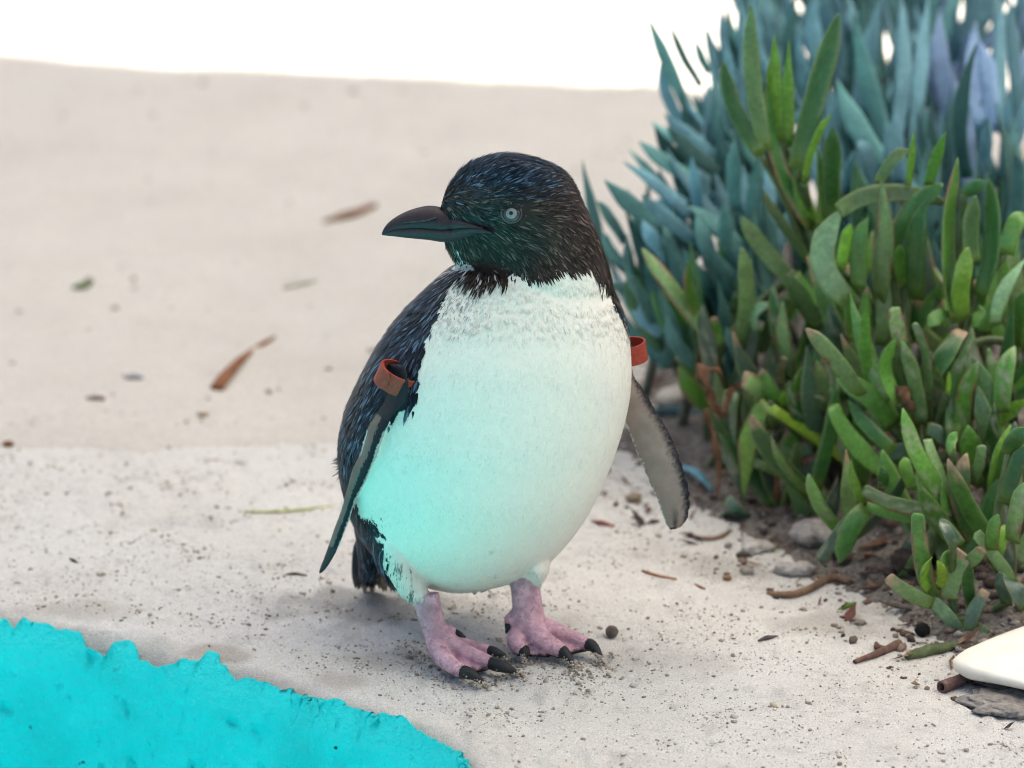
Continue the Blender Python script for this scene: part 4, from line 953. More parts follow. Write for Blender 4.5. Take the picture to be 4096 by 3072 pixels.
# more leaves of the same plants filling the bed behind those
fill = [(2900, 1600, .29), (2965, 1740, .27), (3130, 1990, .22), (3270, 2120, .19), (3600, 2280, .10), (2800, 1500, .32), (2880, 1400, .32), (3020, 1350, .31), (3170, 1480, .27), (3330, 1330, .29), (3450, 1450, .25), (3600, 1330, .27), (3780, 1350, .26), (3920, 1280, .27), (4060, 1350, .25), (3120, 1650, .25), (3280, 1750, .22), (3420, 1650, .22), (3620, 1620, .21), (3800, 1650, .20), (3980, 1600, .19), (4070, 1750, .16), (3250, 1930, .19), (3450, 1900, .17),
        (3600, 1850, .165), (3760, 1870, .15), (3940, 1880, .13), (4060, 1980, .11), (3400, 2100, .13), (3560, 2120, .11), (3720, 2140, .10), (3880, 2150, .09), (4040, 2200, .075), (3900, 2350, .055), (4050, 2420, .045), (3050, 1850, .25), (3820, 2250, .085), (3960, 2260, .075)]
for fi_, (x, y, Yb) in enumerate(fill):
    if y > 1840 and fi_ % 4 == 1: continue
    nd = P(x, y + 60, Y=Yb + .02); pl = min(gnodes, key=lambda g_: np.linalg.norm(g_[1] - nd))[0]
    g0 = np.array([nd[0] + prng.uniform(-.01, .02), nd[1] + .01, soil_z(nd[0], nd[1]) - .004])
    if g0[2] < nd[2]: stem(pl, np.array([g0, (g0 + nd) / 2 + np.array([prng.uniform(-.01, .01), 0, 0]), nd]), .0042, (.08, .10, .045))
    for _ in range(prng.integers(4, 7) if y < 1800 else 3):
        L = prng.uniform(.045, .090); a = prng.uniform(-.8, .8); f = prng.uniform(-.6, .35)
        dirv = np.array([math.sin(a), f, .25 + math.cos(a)]); dirv /= np.linalg.norm(dirv)
        p1 = nd + dirv * L; bend = np.array([dirv[0], dirv[1], 0]) * .010
        leaf(pl, nd + dirv * .003, (nd + p1) / 2 + bend, p1, prng.uniform(.0100, .0145), GREENS['gddsckg'[prng.integers(0, 7)]], 'green', ('round', 'sharp')[prng.integers(0, 2)], ('', 'e', 'em', 'm', 't')[prng.integers(0, 5)])

# ---- blue chalk-leaved plants behind
BT = [  # traced in z5: base, mid, tip, width, colour, depth
    ((570, 560), (450, 300), (362, 75), 64, 't', .50), ((620, 420), (530, 260), (465, 110), 54, 't', .52), ((660, 360), (620, 280), (590, 185), 52, 't', .53), ((710, 420), (680, 280), (652, 130), 52, 'b', .52), ((750, 330), (735, 190), (718, 30), 58, 'b', .52), ((840, 360), (830, 180), (810, -20), 74, 'b', .53),
    ((560, 640), (450, 460), (432, 260), 66, 'b', .50), ((740, 830), (560, 680), (440, 560), 84, 'b', .47), ((700, 850), (560, 740), (450, 620), 82, 'n', .45), ((560, 720), (450, 660), (375, 598), 50, 't', .46), ((650, 760), (660, 560), (655, 400), 62, 'b', .48), ((700, 720), (690, 540), (690, 360), 66, 't', .47),
    ((600, 900), (430, 790), (315, 700), 74, 't', .43), ((570, 1060), (420, 930), (238, 795), 66, 'b', .40), ((460, 960), (360, 840), (265, 735), 52, 't', .43), ((450, 1130), (280, 1010), (148, 885), 86, 't', .38), ((150, 1330), (100, 1100), (35, 785), 78, 'n', .40), ((240, 1190), (160, 1060), (110, 990), 60, 't', .39), ((600, 1190), (430, 1060), (330, 960), 74, 'b', .37),
    ((620, 1050), (600, 920), (575, 770), 70, 'b', .40), ((800, 1030), (785, 850), (790, 670), 82, 't', .38), ((860, 1290), (700, 1120), (560, 1020), 90, 't', .36), ((320, 1480), (240, 1420), (165, 1400), 66, 't', .37), ((340, 1600), (270, 1480), (200, 1340), 66, 'b', .36), ((480, 1300), (390, 1180), (330, 1080), 80, 'b', .37), ((560, 1400), (480, 1230), (440, 1100), 76, 't', .36), ((860, 1230), (880, 1000), (900, 760), 72, 't', .38), ((700, 1370), (640, 1200), (600, 1060), 84, 't', .355),
    ((940, 1200), (960, 980), (930, 780), 70, 'b', .40), ((820, 1500), (700, 1380), (620, 1260), 84, 'n', .345), ((430, 1650), (330, 1560), (270, 1500), 70, 'b', .35), ((760, 1300), (740, 1130), (740, 980), 80, 't', .36), ((1020, 1330), (960, 1150), (925, 980), 76, 'n', .36), ((200, 1500), (130, 1380), (60, 1200), 70, 't', .41), ((260, 1330), (170, 1220), (150, 1150), 70, 't', .40),
    ((1550, 720), (1450, 420), (1370, 60), 96, 't', .47), ((1570, 690), (1610, 340), (1610, -20), 104, 'b', .48), ((1660, 780), (1690, 400), (1745, -20), 108, 'b', .49), ((1850, 700), (1760, 420), (1725, 180), 64, 'v', .52), ((1940, 870), (1900, 560), (1985, 205), 88, 'n', .40), ((1995, 620), (1965, 380), (1972, 100), 112, 'v', .50), ((2060, 650), (2040, 380), (1990, 200), 84, 'v', .50), ((2110, 660), (2090, 330), (2110, -10), 92, 'b', .50), ((2180, 560), (2160, 260), (2140, -20), 70, 'b', .51),
    ((1540, 830), (1400, 640), (1285, 390), 112, 't', .44), ((1500, 960), (1430, 760), (1400, 700), 90, 'b', .43), ((1880, 640), (1800, 320), (1800, 40), 90, 'v', .51), ((1220, 420), (1180, 200), (1180, -20), 84, 'b', .55), ((1300, 420), (1270, 200), (1240, -10), 84, 'b', .56), ((1420, 560), (1440, 300), (1500, -10), 96, 'b', .52), ((1000, 330), (960, 120), (930, -30), 84, 'b', .56), ((1080, 420), (1060, 200), (1090, -30), 84, 't', .56), ((910, 420), (880, 200), (890, -20), 84, 'b', .55),
    ((2100, 1150), (2140, 860), (2080, 560), 96, 'n', .34), ((2130, 1200), (2190, 900), (2160, 760), 80, 'n', .33), ((1950, 1000), (1930, 720), (1950, 560), 90, 'v', .42), ((1600, 900), (1590, 720), (1575, 520), 70, 'b', .42), ((2010, 900), (2030, 720), (2040, 580), 80, 'b', .42), ((1720, 900), (1680, 760), (1670, 640), 56, 'n', .41), ((1390, 950), (1370, 830), (1400, 720), 80, 'b', .42)]
BNODES = [(2560, 1130, .40), (2690, 1060, .41), (2800, 900, .43), (2880, 740, .47), (2980, 560, .51), (3080, 640, .50), (2740, 1290, .37), (2930, 1240, .37), (3030, 960, .42), (3160, 760, .48), (3260, 520, .54), (3410, 620, .52), (3540, 680, .52), (3650, 620, .53), (3760, 720, .50), (3890, 620, .53), (4000, 720, .50), (3360, 870, .44), (3560, 900, .43), (3800, 920, .42), (3960, 1010, .41),
          (3080, 330, .60), (3230, 300, .61), (3380, 330, .62), (3520, 320, .62), (3700, 330, .63), (3850, 330, .63), (4010, 360, .63), (3110, 1200, .345), (2820, 1420, .345), (2960, 1450, .335), (3250, 1080, .38), (2650, 1380, .37), (3450, 1080, .38), (3650, 1080, .37), (3850, 1130, .36), (4040, 1150, .36), (2990, 300, .62), (3150, 130, .70), (3330, 130, .70), (3500, 120, .71), (3680, 130, .72), (4060, 160, .72), (4080, 880, .45), (3900, 60, .74), (3780, 30, .76), (3600, 20, .76), (3420, 20, .76), (3250, 20, .75), (3060, 60, .73)]
BLAB = [((2600, 1150), 'low blue-green succulent right behind the penguin, its leaves fanning towards the bird'),
        ((2830, 880), 'blue-green succulent with pointed leaves spread over shaded sand, above the lowest fan'),
        ((2990, 400), 'tall blue succulent whose pointed tips stand out against the sunlit sand'),
        ((3280, 420), 'blue succulent with dense upright leaves behind the tall green shoot'),
        ((3560, 560), 'blue-green succulent with the longest straight upright leaves in the bed'),
        ((3900, 480), 'pale violet-blue succulent next to the bright yellow-green bush'),
        ((3000, 1330), 'dark teal succulent low between the penguin and the yellowish green shoot'),
        ((3500, 950), 'blue succulent low behind the level bent green leaf'),
        ((3950, 1020), 'dusky dark blue-green succulent behind the broad green leaves at the frame edge'),
        ((3450, 200), 'distant blue succulent rising out of the top of the frame')]
bplants = []
for (x, y), lb in BLAB:
    Yb = min(BNODES, key=lambda q_: (q_[0] - x) ** 2 + (q_[1] - y) ** 2)[2]
    nd = P(x, y, Y=Yb); bplants.append((plant('blue_succulent', lb, 'plant', 'blue succulents in the bed', (nd[0], Yb, soil_z(nd[0], Yb))), x, y))
def bnear(x, y): return min(bplants, key=lambda q_: (q_[1] - x) ** 2 + (q_[2] - y) ** 2)[0]
for b, m, e, w_, c_, Yb in BT:
    x, y = Z5(*b); pl = bnear(x, y); dy = prng.uniform(-.02, .02)
    p0, pm, p1 = P(x, y, Y=Yb), P(*Z5(*m), Y=Yb + dy * .4), P(*Z5(*e), Y=Yb + dy)
    sc = float((p0 - CAM) @ FWD) / FPX
    leaf(pl, p0, pm, p1, w_ / 1.2316 * sc, BLUES[c_], 'blue', 'sharp')
for x, y, Yb in BNODES:
    pl = bnear(x, y); nd = P(x, y, Y=Yb)
    g0 = np.array([nd[0] + prng.uniform(-.01, .03), Yb + .02, soil_z(nd[0], Yb) - .003])
    stem(pl, np.array([g0, (g0 + nd) / 2 + np.array([.012, 0, 0]), nd]), .0042, (.10, .105, .08))
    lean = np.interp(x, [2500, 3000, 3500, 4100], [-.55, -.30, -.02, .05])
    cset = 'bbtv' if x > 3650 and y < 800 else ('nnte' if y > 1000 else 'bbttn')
    for _ in range(prng.integers(8, 11)):
        L = prng.uniform(.055, .095); a = lean + prng.normal(0, .34); f = prng.normal(-.05, .35)
        dirv = np.array([math.sin(a), f, math.cos(a)]); dirv /= np.linalg.norm(dirv)
        st_ = nd + np.array([0, 0, -1]) * prng.uniform(0, .03) + dirv * .004; p1 = st_ + dirv * L
        if proj(p1)[0][0] < 2380 + max(0, (1000 - proj(p1)[1][0])) * .42: continue
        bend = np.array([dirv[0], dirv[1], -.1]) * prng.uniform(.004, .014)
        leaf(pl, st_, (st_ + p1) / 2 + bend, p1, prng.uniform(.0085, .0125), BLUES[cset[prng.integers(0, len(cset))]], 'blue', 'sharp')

# ---- bright bush behind the bed, in the sun
bush = empty('bush', (float(P(4020, 200, Y=1.5)[0]), 1.5, 0)); tag(bush, 'bright yellow-green leafy bush behind the blue succulents in the corner', 'bush')
c0 = np.array([.70, 1.50, .0])
for i in range(7):
    e = c0 + np.array([prng.uniform(-.12, .16), prng.uniform(-.08, .10), prng.uniform(.16, .34)])
    under(mesh_obj('branch', *tube(np.array([c0 + np.array([0, 0, -.01]), (c0 + e) / 2 + np.array([prng.uniform(-.03, .03), 0, 0]), e]), [.006, .004, .002], 7), M_DRY, col=np.tile([.10, .08, .05], (7 * 3 + 2, 1))), bush)
V, F, CC = [], [], []
for i in range(900):
    p = c0 + np.array([prng.normal(.02, .10), prng.normal(0, .07), abs(prng.normal(.20, .09))])
    d_ = prng.normal(0, 1, 3); d_[2] += .5; d_ /= np.linalg.norm(d_); s = np.cross(d_, prng.normal(0, 1, 3)); s /= np.linalg.norm(s)
    L, w_ = prng.uniform(.018, .034), prng.uniform(.010, .018); o = len(V); nn_ = np.cross(s, d_)
    V += [p, p + d_ * L * .5 + s * w_ / 2 + nn_ * .002, p + d_ * L, p + d_ * L * .5 - s * w_ / 2 + nn_ * .002]; F += [(o, o + 1, o + 2), (o, o + 2, o + 3)]
    CC += [np.array([.17, .24, .03]) * prng.uniform(.6, 1.4)] * 4
fo = under(mesh_obj('foliage', np.array(V), F, M_GREEN, col=np.array(CC)), bush); tag(fo, kind='stuff')

# ------------------------------------------------------------------ things lying on the ground
def surf_v(x, y):
    """height of the visible ground at world x, y (arrays)"""
    h = land_z(x, y); w_ = y - sand_edge(x)
    h = h + np.where(w_ > .03, .0045 + (fb2(x, y, 11, 4, 44) - .5) * .016 * sstep(0, .2, w_) * np.exp(-np.abs(y) / 5), 0)
    dd = bed_h(x, y)
    return np.where((x > .05) & (dd > -.02), np.maximum(h, land_z(x, y) - .004 + np.minimum(.03, np.maximum(dd, -.03) * .22) + np.clip(dd * 20, 0, 1) * ((fb2(x, y, 45, 4, 21) - .4) * .020)), h)
def surf(x, y): return float(surf_v(np.array([float(x)]), np.array([float(y)]))[0])
def gp(px_, py_, up=0.0):
    p = P(px_, py_, z=0)
    for _ in range(3): p = P(px_, py_, z=surf(p[0], p[1]) + up)
    return p
def litter(name, label, cat, V, F, mat, col, group=None, parts_=None):
    V = np.asarray(V); base = V.mean(0); base[2] = V[:, 2].min()
    o = mesh_obj(name, V - base, F, mat, col=col); o.location = base
    return tag(o, label, cat, group)
def stick(name, label, cat, pxs, r, col, flat=1.0, hollow=False, group=None, rough=.35, up=None):
    r = np.asarray(r, float); up = r * flat * .8 if up is None else np.asarray(up)
    pts_ = np.array([gp(x, y, u_) for (x, y), u_ in zip(pxs, np.broadcast_to(up, (len(pxs),)))])
    n_ = 16; pts_ = resample(pts_, n_); rr = resample(np.broadcast_to(r, (len(pxs),))[:, None], n_)[:, 0]
    V, F = tube(pts_, rr, 10, ref=(0, 0, 1), ry=rr * flat)
    if hollow:
        Vi, Fi = tube(pts_, rr * .68, 10, ref=(0, 0, 1), ry=rr * flat * .68, cap=False); Vi = Vi[:160]; F = F[:150]; V = V[:160]
        F = F + [tuple(i + 160 for i in f[::-1]) for f in Fi[:150]] + [(j, 160 + j, 160 + (j + 1) % 10, (j + 1) % 10) for j in range(10)] + [(150 + j, 150 + (j + 1) % 10, 310 + (j + 1) % 10, 310 + j) for j in range(10)]
        V = np.concatenate([V, Vi])
    V = V + (np.stack([vnoise(V * 300, 1), vnoise(V * 300, 2), vnoise(V * 300, 3)], -1) - .5) * r.mean() * rough
    nz = fbm(V * 250, 3, 8)[:, None]
    c = np.array(col) * (.5 + nz)
    return litter(name, label, cat, V, F, M_DRY, np.clip(c, 0, 1), group)

BR = (.20, .105, .065); DK = (.085, .055, .045)
o = stick('dry_leaf', 'curled dry leaf with an orange blunt end, alone on the sand beside the penguin', 'leaf', [(868, 1552), (905, 1500), (985, 1420), (1100, 1345)], [.0052, .0050, .0030, .0016], (.22, .095, .045), .5)
stick('dry_twig', 'brown broken twig lying on the sand level with the beak', 'twig', [(1292, 888), (1340, 872), (1420, 850), (1500, 820)], [.0016, .0034, .0042, .0026], (.21, .11, .07), .7)
stick('leaf_scrap', 'small dark green leaf scrap on the sand, below the level of the beak', 'leaf', [(290, 1150), (330, 1142), (368, 1122)], [.002, .0045, .002], (.11, .15, .06), .5)
stick('green_straw', 'faint dull green blade lying flat on the sand near the bird’s shoulder', 'grass blade', [(1130, 1155), (1190, 1138), (1270, 1122)], [.0012, .0022, .0008], (.26, .28, .17), .4)
stick('grass_stalk', 'thin pale yellow-green grass stalk behind the flipper tip', 'grass stalk', [(978, 2046), (1100, 2046), (1230, 2036), (1330, 2022)], [.0009, .0010, .0010, .0007], (.42, .46, .16), .8)
stick('bark_scrap', 'dull brown scrap on the sand under the curled dry leaf', 'bark', [(790, 1662), (812, 1660), (832, 1657)], [.002, .0030, .002], (.27, .19, .12), .6)
stick('violet_scrap', 'small violet-grey scrap on the sand left of the curled leaf', 'scrap', [(505, 1512), (540, 1508), (572, 1512)], [.0022, .0034, .002], (.20, .19, .22), .5)
stick('wood_chip', 'reddish grey wood chip on the sand just under the violet scrap', 'wood chip', [(348, 1592), (385, 1590), (420, 1594)], [.0015, .0026, .002], (.22, .16, .14), .6)
stick('rusty_scrap', 'rust brown scrap on the sand where the ledge begins', 'scrap', [(10, 1778), (34, 1774), (52, 1776)], [.002, .0036, .002], (.22, .10, .05), .6)
stick('thin_twig', 'tiny black splinter on the pale ledge above the turquoise paint', 'splinter', [(280, 2234), (295, 2242), (312, 2252)], [.0008, .0012, .0004], (.05, .045, .05), .7)
stick('thin_twig', 'thin brown splinter below the tip of the edge-on flipper', 'splinter', [(1142, 2298), (1180, 2294), (1228, 2302)], [.0006, .0011, .0005], (.10, .075, .06), .7)
stick('bark_strip', 'flat curved bark strip on the ledge under the hanging flipper tip', 'bark', [(2735, 2130), (2800, 2152), (2870, 2150), (2925, 2118)], [.001, .0022, .0024, .001], (.20, .13, .095), .6)
stick('orange_stem', 'thin orange-brown stem on the ledge in front of the bed', 'stem', [(2568, 2282), (2630, 2302), (2705, 2316)], [.0007, .0010, .0006], (.33, .15, .07), 1)
stick('orange_stem', 'short reddish stem piece beside the thin orange-brown stem', 'stem', [(2780, 2336), (2802, 2348), (2822, 2356)], [.0006, .0009, .0005], (.33, .15, .09), 1)
stick('root', 'bent brown root running out of the litter onto the ledge', 'root', [(3068, 2370), (3150, 2380), (3230, 2360), (3320, 2312), (3400, 2330)], [.0012, .0026, .0028, .0028, .002], (.22, .135, .085), .9)
stick('hollow_twig', 'rolled brown hollow twig lying alone on the ledge', 'twig', [(3418, 2648), (3480, 2625), (3540, 2600), (3598, 2575)], [.0016, .0022, .0027, .0032], (.17, .095, .075), .95, hollow=True)
stick('hollow_twig', 'hollow brown twig with its open end showing under the cream tip', 'twig', [(3764, 2748), (3830, 2725), (3900, 2702), (3990, 2690)], [.0040, .0038, .0034, .003], (.16, .095, .085), 1, hollow=True)
stick('bark_chip', 'small brown upturned bark chip beside the lone hollow twig', 'bark', [(3505, 2572), (3514, 2590), (3540, 2588)], [.0012, .0026, .001], (.14, .075, .055), .8)
stick('dark_shard', 'forked dark grey leaf shard alone on the ledge', 'leaf', [(3032, 2564), (3070, 2550), (3112, 2543)], [.001, .0022, .0006], (.085, .075, .07), .5)
stick('leaf_scrap', 'fresh green leaf sliver at the edge of the litter', 'leaf', [(3354, 2442), (3385, 2424), (3424, 2412)], [.001, .0020, .001], (.10, .20, .035), .7)
stick('fallen_leaf', 'fat green and brown fallen leaf lying by the cream tip', 'leaf', [(3628, 2628), (3690, 2606), (3760, 2592), (3830, 2578)], [.0025, .0042, .0042, .002], (.11, .135, .065), .8)
stick('red_leaf', 'small dark red dead leaf on the ledge by the belly edge', 'leaf', [(2362, 2082), (2410, 2092), (2458, 2104)], [.0006, .0028, .0016], (.25, .085, .075), .4)
stick('fallen_leaf', 'pale blue fallen leaf arching over the soil behind the hanging flipper', 'leaf', [(2725, 1868), (2790, 1892), (2850, 1965)], [.0028, .0036, .0012], (.13, .27, .33), .6, up=[.004, .010, .002])
stick('fallen_leaf', 'long teal fallen leaf lying under the pale stone', 'leaf', [(2570, 1655), (2690, 1650), (2850, 1668)], [.003, .0058, .0035], (.06, .115, .125), .8)
stick('fallen_leaf', 'dark green fallen leaf end standing on soil below the hanging bright leaf', 'leaf', [(2895, 2060), (2945, 2042), (3000, 2062)], [.002, .0042, .002], (.05, .10, .06), .6)

def lump(name, label, cat, px_, py_, rx, ry_, rz, col, seed, sub=3, mat=None, noise=.35, fr=200, sink=.3):
    me = bpy.data.meshes.new(name); b = bmesh.new(); bmesh.ops.create_icosphere(b, subdivisions=sub, radius=1); b.to_mesh(me); b.free()
    v = np.empty(len(me.vertices) * 3, np.float32); me.vertices.foreach_get('co', v); v = v.reshape(-1, 3).astype(float)
    p = P(px_, py_, z=0); h = surf(p[0], p[1]); p = np.array([p[0], p[1], h])
    w_ = v * np.array([rx, ry_, rz]); dn = (fbm((w_ + seed) * fr, 3, seed) - .5) * 2 * noise
    w_ = w_ * (1 + dn)[:, None]; w_[:, 2] += rz * (1 - sink)
    me.vertices.foreach_set('co', w_.astype(np.float32).ravel()); nz = fbm((w_ + seed) * 330, 3, 2)[:, None]
    set_col(me, np.clip(np.array(col) * (.45 + 1.1 * nz), 0, 1)); me.materials.append(mat or M_DRY); me.polygons.foreach_set('use_smooth', np.ones(len(me.polygons), bool))
    o = bpy.data.objects.new(name, me); COL.objects.link(o); o.location = p; return tag(o, label, cat)
lump('seed', 'round brown seed lying on the ledge beside the pink feet', 'seed', 2447, 2542, .0041, .0041, .0041, (.12, .095, .082), 3, noise=.12, fr=500, sink=.1)
lump('seed_pod', 'black hollow seed pod at the foot of the low rosette', 'seed pod', 3691, 2532, .0046, .0045, .0046, (.012, .011, .011), 5, noise=.3, fr=400)
lump('stone', 'pale rounded stone in the bed behind the hanging flipper', 'stone', 2715, 1640, .0150, .012, .0095, (.52, .46, .40), 7, noise=.35, fr=120)
lump('soil_clod', 'small ochre clod on the ledge just behind the flipper tip', 'clod', 2535, 2000, .0060, .005, .0036, (.30, .23, .16), 9)
lump('soil_clod', 'orange-brown crumb on the ledge above the bent root', 'clod', 2910, 2330, .0030, .0025, .0022, (.24, .13, .07), 11)
lump('stone', 'grey stone half buried in the litter under the browned level leaf', 'stone', 3260, 2190, .016, .013, .008, (.30, .27, .25), 13, noise=.55, fr=170, sink=.5)
lump('soil_clod', 'large dark brown clod under the yellowish sloping stem', 'clod', 3330, 2020, .012, .010, .013, (.10, .075, .060), 15, noise=.4)
lump('soil_clod', 'dark clod in the shade beneath the bright heart rosette', 'clod', 3640, 2330, .011, .010, .010, (.085, .065, .055), 17, noise=.45)
lump('stone', 'flat pale stone at the ragged soil edge near the hanging flipper', 'stone', 3020, 2200, .011, .009, .004, (.44, .40, .36), 19, noise=.6, fr=200, sink=.5)
lump('stone', 'rough pale stone beside the dark opening in the litter', 'stone', 3185, 2290, .013, .008, .005, (.40, .365, .33), 23, noise=.6, fr=200, sink=.5)

# mound of dark sand under the cream tip, and the tip itself: a smooth pointed slab resting on it
mx, my = P(4070, 2800, z=0)[:2]
lump('sand_heap', 'low heap of dark sand beneath the cream pointed tip', 'sand heap', 4075, 2815, .034, .022, .0042, (.25, .225, .205), 29, noise=.45, fr=110, sink=.55, sub=5)
top_px = [(3806, 2650), (3830, 2630), (3870, 2607), (3930, 2578), (4000, 2548), (4096, 2512), (4300, 2440)]
low_px = [(3806, 2650), (3830, 2672), (3880, 2692), (3950, 2710), (4020, 2726), (4096, 2744), (4300, 2790)]
T0 = resample(np.array(top_px, float), 26); L0 = resample(np.array(low_px, float), 26); V = []; m_ = 18
for i in range(26):
    s_ = i / 25; zt = .0135 + .003 * s_
    a = P(*T0[i], z=zt); b = P(*L0[i], z=zt - .0010); c = (a + b) / 2; hv = (a - b) / 2; hw = np.linalg.norm(hv)
    th_ = min(.0052, .0014 + hw * .26)
    for j in range(m_):
        an = 2 * np.pi * j / m_; ce, se = math.cos(an), math.sin(an)
        V.append(c + hv * np.sign(ce) * abs(ce) ** .85 + np.array([0, 0, 1]) * th_ * (se if se > 0 else se * 1.5) * abs(se) ** -.25 if abs(se) > 1e-6 else c + hv * np.sign(ce))
F = [(i * m_ + j, i * m_ + (j + 1) % m_, (i + 1) * m_ + (j + 1) % m_, (i + 1) * m_ + j) for i in range(25) for j in range(m_)] + [tuple(range(m_))[::-1], tuple(25 * m_ + j for j in range(m_))]
V = np.array(V); base = V.mean(0); o = mesh_obj('cream_slab', V - base, F, M_CREAM); o.location = base
tag(o, 'smooth cream coloured pointed slab poking in over the ledge from the frame edge', 'slab')

# crumbs of sand and soil: uncountable
ico = bmesh.new(); bmesh.ops.create_icosphere(ico, subdivisions=1, radius=1); iv = np.array([v.co[:] for v in ico.verts]); ifc = np.array([[v.index for v in f.verts] for f in ico.faces]); ico.free()
def crumbs(name, xy, r, col, flat=.6, seed=1, zz=None):
    r_ = np.random.default_rng(seed); k_ = len(xy)
    if zz is None: zz = surf_v(xy[:, 0], xy[:, 1])
    sc = r[:, None] * r_.uniform(.6, 1.3, (k_, 3)) * np.array([1, 1, flat]); an = r_.uniform(0, 6.28, k_)
    v = iv[None] * (1 + r_.uniform(-.3, .3, (k_, len(iv), 1))) * sc[:, None]
    c_, s_ = np.cos(an)[:, None], np.sin(an)[:, None]
    X_ = v[..., 0] * c_ - v[..., 1] * s_; Y_ = v[..., 0] * s_ + v[..., 1] * c_
    V = np.stack([X_ + xy[:, :1], Y_ + xy[:, 1:], v[..., 2] + zz[:, None] + sc[:, 2:] * .35], -1).reshape(-1, 3)
    F = (ifc[None] + (np.arange(k_) * len(iv))[:, None, None]).reshape(-1, 3)
    me = bpy.data.meshes.new(name); me.vertices.add(len(V)); me.vertices.foreach_set('co', V.astype(np.float32).ravel())
    me.loops.add(F.size); me.loops.foreach_set('vertex_index', F.astype(np.int32).ravel()); me.polygons.add(len(F)); me.polygons.foreach_set('loop_start', (np.arange(len(F)) * 3).astype(np.int32)); me.update(calc_edges=True)
    cc = col[r_.integers(0, len(col), k_)] * r_.uniform(.7, 1.25, (k_, 1)); set_col(me, np.repeat(cc, len(iv), 0)); me.materials.append(M_DRY)
    o = bpy.data.objects.new(name, me); COL.objects.link(o); return tag(o, kind='stuff')
g = np.random.default_rng(5)
SANDC = np.array([(.50, .44, .37), (.42, .36, .29), (.33, .27, .21), (.58, .54, .48), (.46, .41, .33), (.30, .25, .20), (.40, .34, .25)])
# clustered over the ledge
pp = []
cl = np.stack([g.uniform(-.38, .40, 420), g.uniform(-.23, .40, 420)], -1)
for c_ in cl: pp.append(c_ + g.normal(0, 1, (g.integers(3, 26), 2)) * np.array([g.uniform(.002, .014), g.uniform(.002, .010)]))
xy = np.concatenate(pp + [np.stack([g.uniform(-.40, .42, 3500), g.uniform(-.25, .42, 3500)], -1)])
tt_ = (xy - O2) @ U; ss_ = (xy - O2) @ N; xy = xy[ss_ - dev(tt_) > .002]
crumbs('sand_grit', xy, g.lognormal(math.log(.00055), .55, len(xy)).clip(.0002, .0026), SANDC, .6, 2)
xy = np.stack([g.uniform(-.40, .42, 36000), g.uniform(-.24, .34, 36000)], -1); xy = xy[fb2(xy[:, 0], xy[:, 1], 22, 4, 91) + g.uniform(-.16, .16, len(xy)) > .56]
tt_ = (xy - O2) @ U; ss_ = (xy - O2) @ N; xy = xy[(ss_ - dev(tt_) > .002) & (bed_h(xy[:, 0], xy[:, 1]) < .02)]
crumbs('fine_sand', xy, g.lognormal(math.log(.00046), .4, len(xy)).clip(.0002, .0013), np.array([(.66, .62, .56), (.60, .56, .50), (.70, .66, .61), (.50, .45, .39)]), .8, 12)
# scuffed crumbs round the feet
pp = []
for x, y, n_, sx, sy in ((1690, 2640, 260, .007, .012), (1760, 2715, 240, .012, .008), (1930, 2740, 240, .010, .006), (2080, 2715, 220, .012, .006), (2190, 2660, 260, .014, .006), (2300, 2700, 220, .010, .006), (2410, 2655, 160, .008, .006), (2060, 2620, 120, .008, .01), (2300, 2715, 110, .006, .004), (1650, 2600, 160, .006, .01), (2390, 2710, 60, .012, .005), (2640, 2690, 30, .006, .003)):
    p = gp(x, y); pp.append(p[:2] + g.normal(0, 1, (n_, 2)) * np.array([sx, sy]))
for i_ in ((893, 1482), (840, 1450), (1172, 1402), (1110, 1395), (1082, 1272), (1200, 1300), (1612, 1345), (1560, 1320), (1845, 1318), (1800, 1290), (1330, 1290), (1420, 1300), (960, 1405)):
    p = z3(*i_, .001); pp.append(p[:2] + g.normal(0, .0035, (110, 2)))
xy = np.concatenate(pp); xy = xy[g.random(len(xy)) < .36]; crumbs('foot_grit', xy, g.lognormal(math.log(.0006), .45, len(xy)).clip(.0003, .0020), SANDC[[1, 2, 2, 4, 5, 1, 0]], .8, 3)
# grains stuck to the claws
pc = []
for (x0, y0), (x1, y1) in (((720, 1390), (890, 1478)), ((960, 1320), (1168, 1400)), ((930, 1225), (1078, 1268)), ((1195, 1225), (1200, 1298)), ((1510, 1230), (1610, 1340)), ((1725, 1180), (1842, 1312))):
    for k_ in range(95):
        u_ = g.random() ** .6; pc.append(z3(x0 + (x1 - x0) * u_ + g.normal(0, 14), y0 + (y1 - y0) * u_ + g.normal(0, 16), .0062 - .0035 * u_ + g.uniform(0, .0016)))
pc = np.array(pc); o = crumbs('claw_grit', pc[:, :2], g.lognormal(math.log(.00042), .4, len(pc)).clip(.0002, .0010), SANDC[[0, 1, 3, 0, 6]], .9, 8, zz=pc[:, 2])
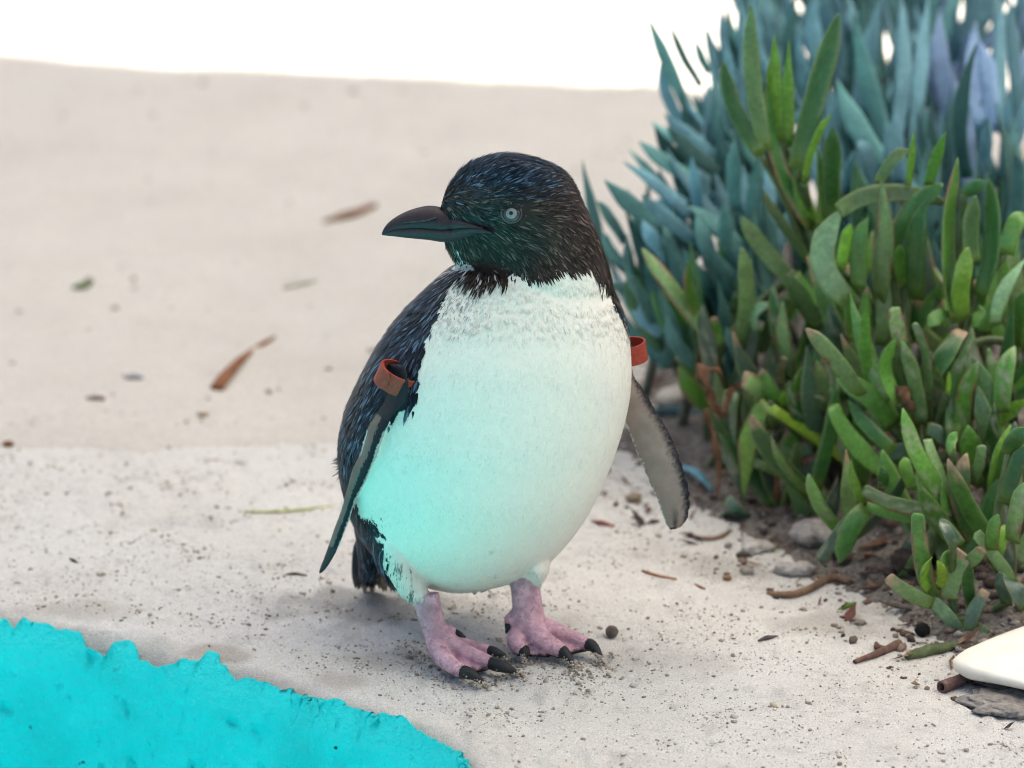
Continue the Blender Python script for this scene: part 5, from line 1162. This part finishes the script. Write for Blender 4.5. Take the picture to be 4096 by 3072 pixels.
# far sand: specks and bigger bits
xy = np.stack([g.uniform(-.62, .40, 700), g.uniform(.40, 2.0, 700)], -1)
xy = np.concatenate([xy] + [P(x_, y_, z=0)[:2] + g.normal(0, 1, (260, 2)) * np.array([.022, .030]) for x_, y_ in ((150, 10), (300, -20), (480, 0), (640, -10), (800, 5))])
crumbs('sand_bits', xy, g.lognormal(math.log(.0014), .55, len(xy)).clip(.0006, .005), np.array([(.30, .24, .19), (.38, .32, .26), (.22, .17, .15), (.42, .37, .31), (.2, .2, .2)]), .5, 4)
# bed litter: flakes of dead leaf and dark crumbs
xy = np.stack([g.uniform(.06, .55, 14000), g.uniform(-.1, .62, 14000)], -1); dd = bed_h(xy[:, 0], xy[:, 1])
xy = xy[(dd > -.035) & (g.random(14000) < .25 + 6 * np.maximum(dd, 0))][:5200]
crumbs('soil_crumbs', xy, g.lognormal(math.log(.0016), .7, len(xy)).clip(.0005, .0050), np.array([(.12, .085, .07), (.22, .16, .12), (.34, .29, .25), (.08, .06, .05), (.17, .10, .075)]), .6, 6)
FX = xy[g.integers(0, len(xy), 1300)] + g.normal(0, .008, (1300, 2)); FX = np.concatenate([FX, surf_v(FX[:, 0], FX[:, 1])[:, None] + .0015], 1)
V, F, CC = [], [], []
for i in range(1300):
    x, y, z = FX[i]
    d_ = g.normal(0, 1, 3); d_[2] *= .35; d_ /= np.linalg.norm(d_); s = np.cross(d_, [0, 0, 1]); s /= np.linalg.norm(s) + 1e-9; L, w_ = (g.uniform(.004, .020), g.uniform(.0012, .005)) if g.random() > .12 else (g.uniform(.020, .038), g.uniform(.005, .009)); o0 = len(V)
    p = np.array([x, y, z]); up_ = np.array([0, 0, 1.0])
    V += [p - d_ * L / 2, p + s * w_ / 2 + up_ * w_ * .3, p + d_ * L / 2 + up_ * g.uniform(0, .003), p - s * w_ / 2 + up_ * w_ * .3, p + up_ * (-.0004)]; F += [(o0, o0 + 1, o0 + 4), (o0 + 1, o0 + 2, o0 + 4), (o0 + 2, o0 + 3, o0 + 4), (o0 + 3, o0, o0 + 4)]
    CC += [np.array([(.22, .12, .07), (.14, .075, .055), (.30, .20, .13), (.17, .07, .06), (.10, .08, .07)][g.integers(0, 5)]) * g.uniform(.6, 1.3)] * 5
tag(mesh_obj('leaf_litter', np.array(V), F, M_DRY, smooth=False, col=np.array(CC)), kind='stuff')
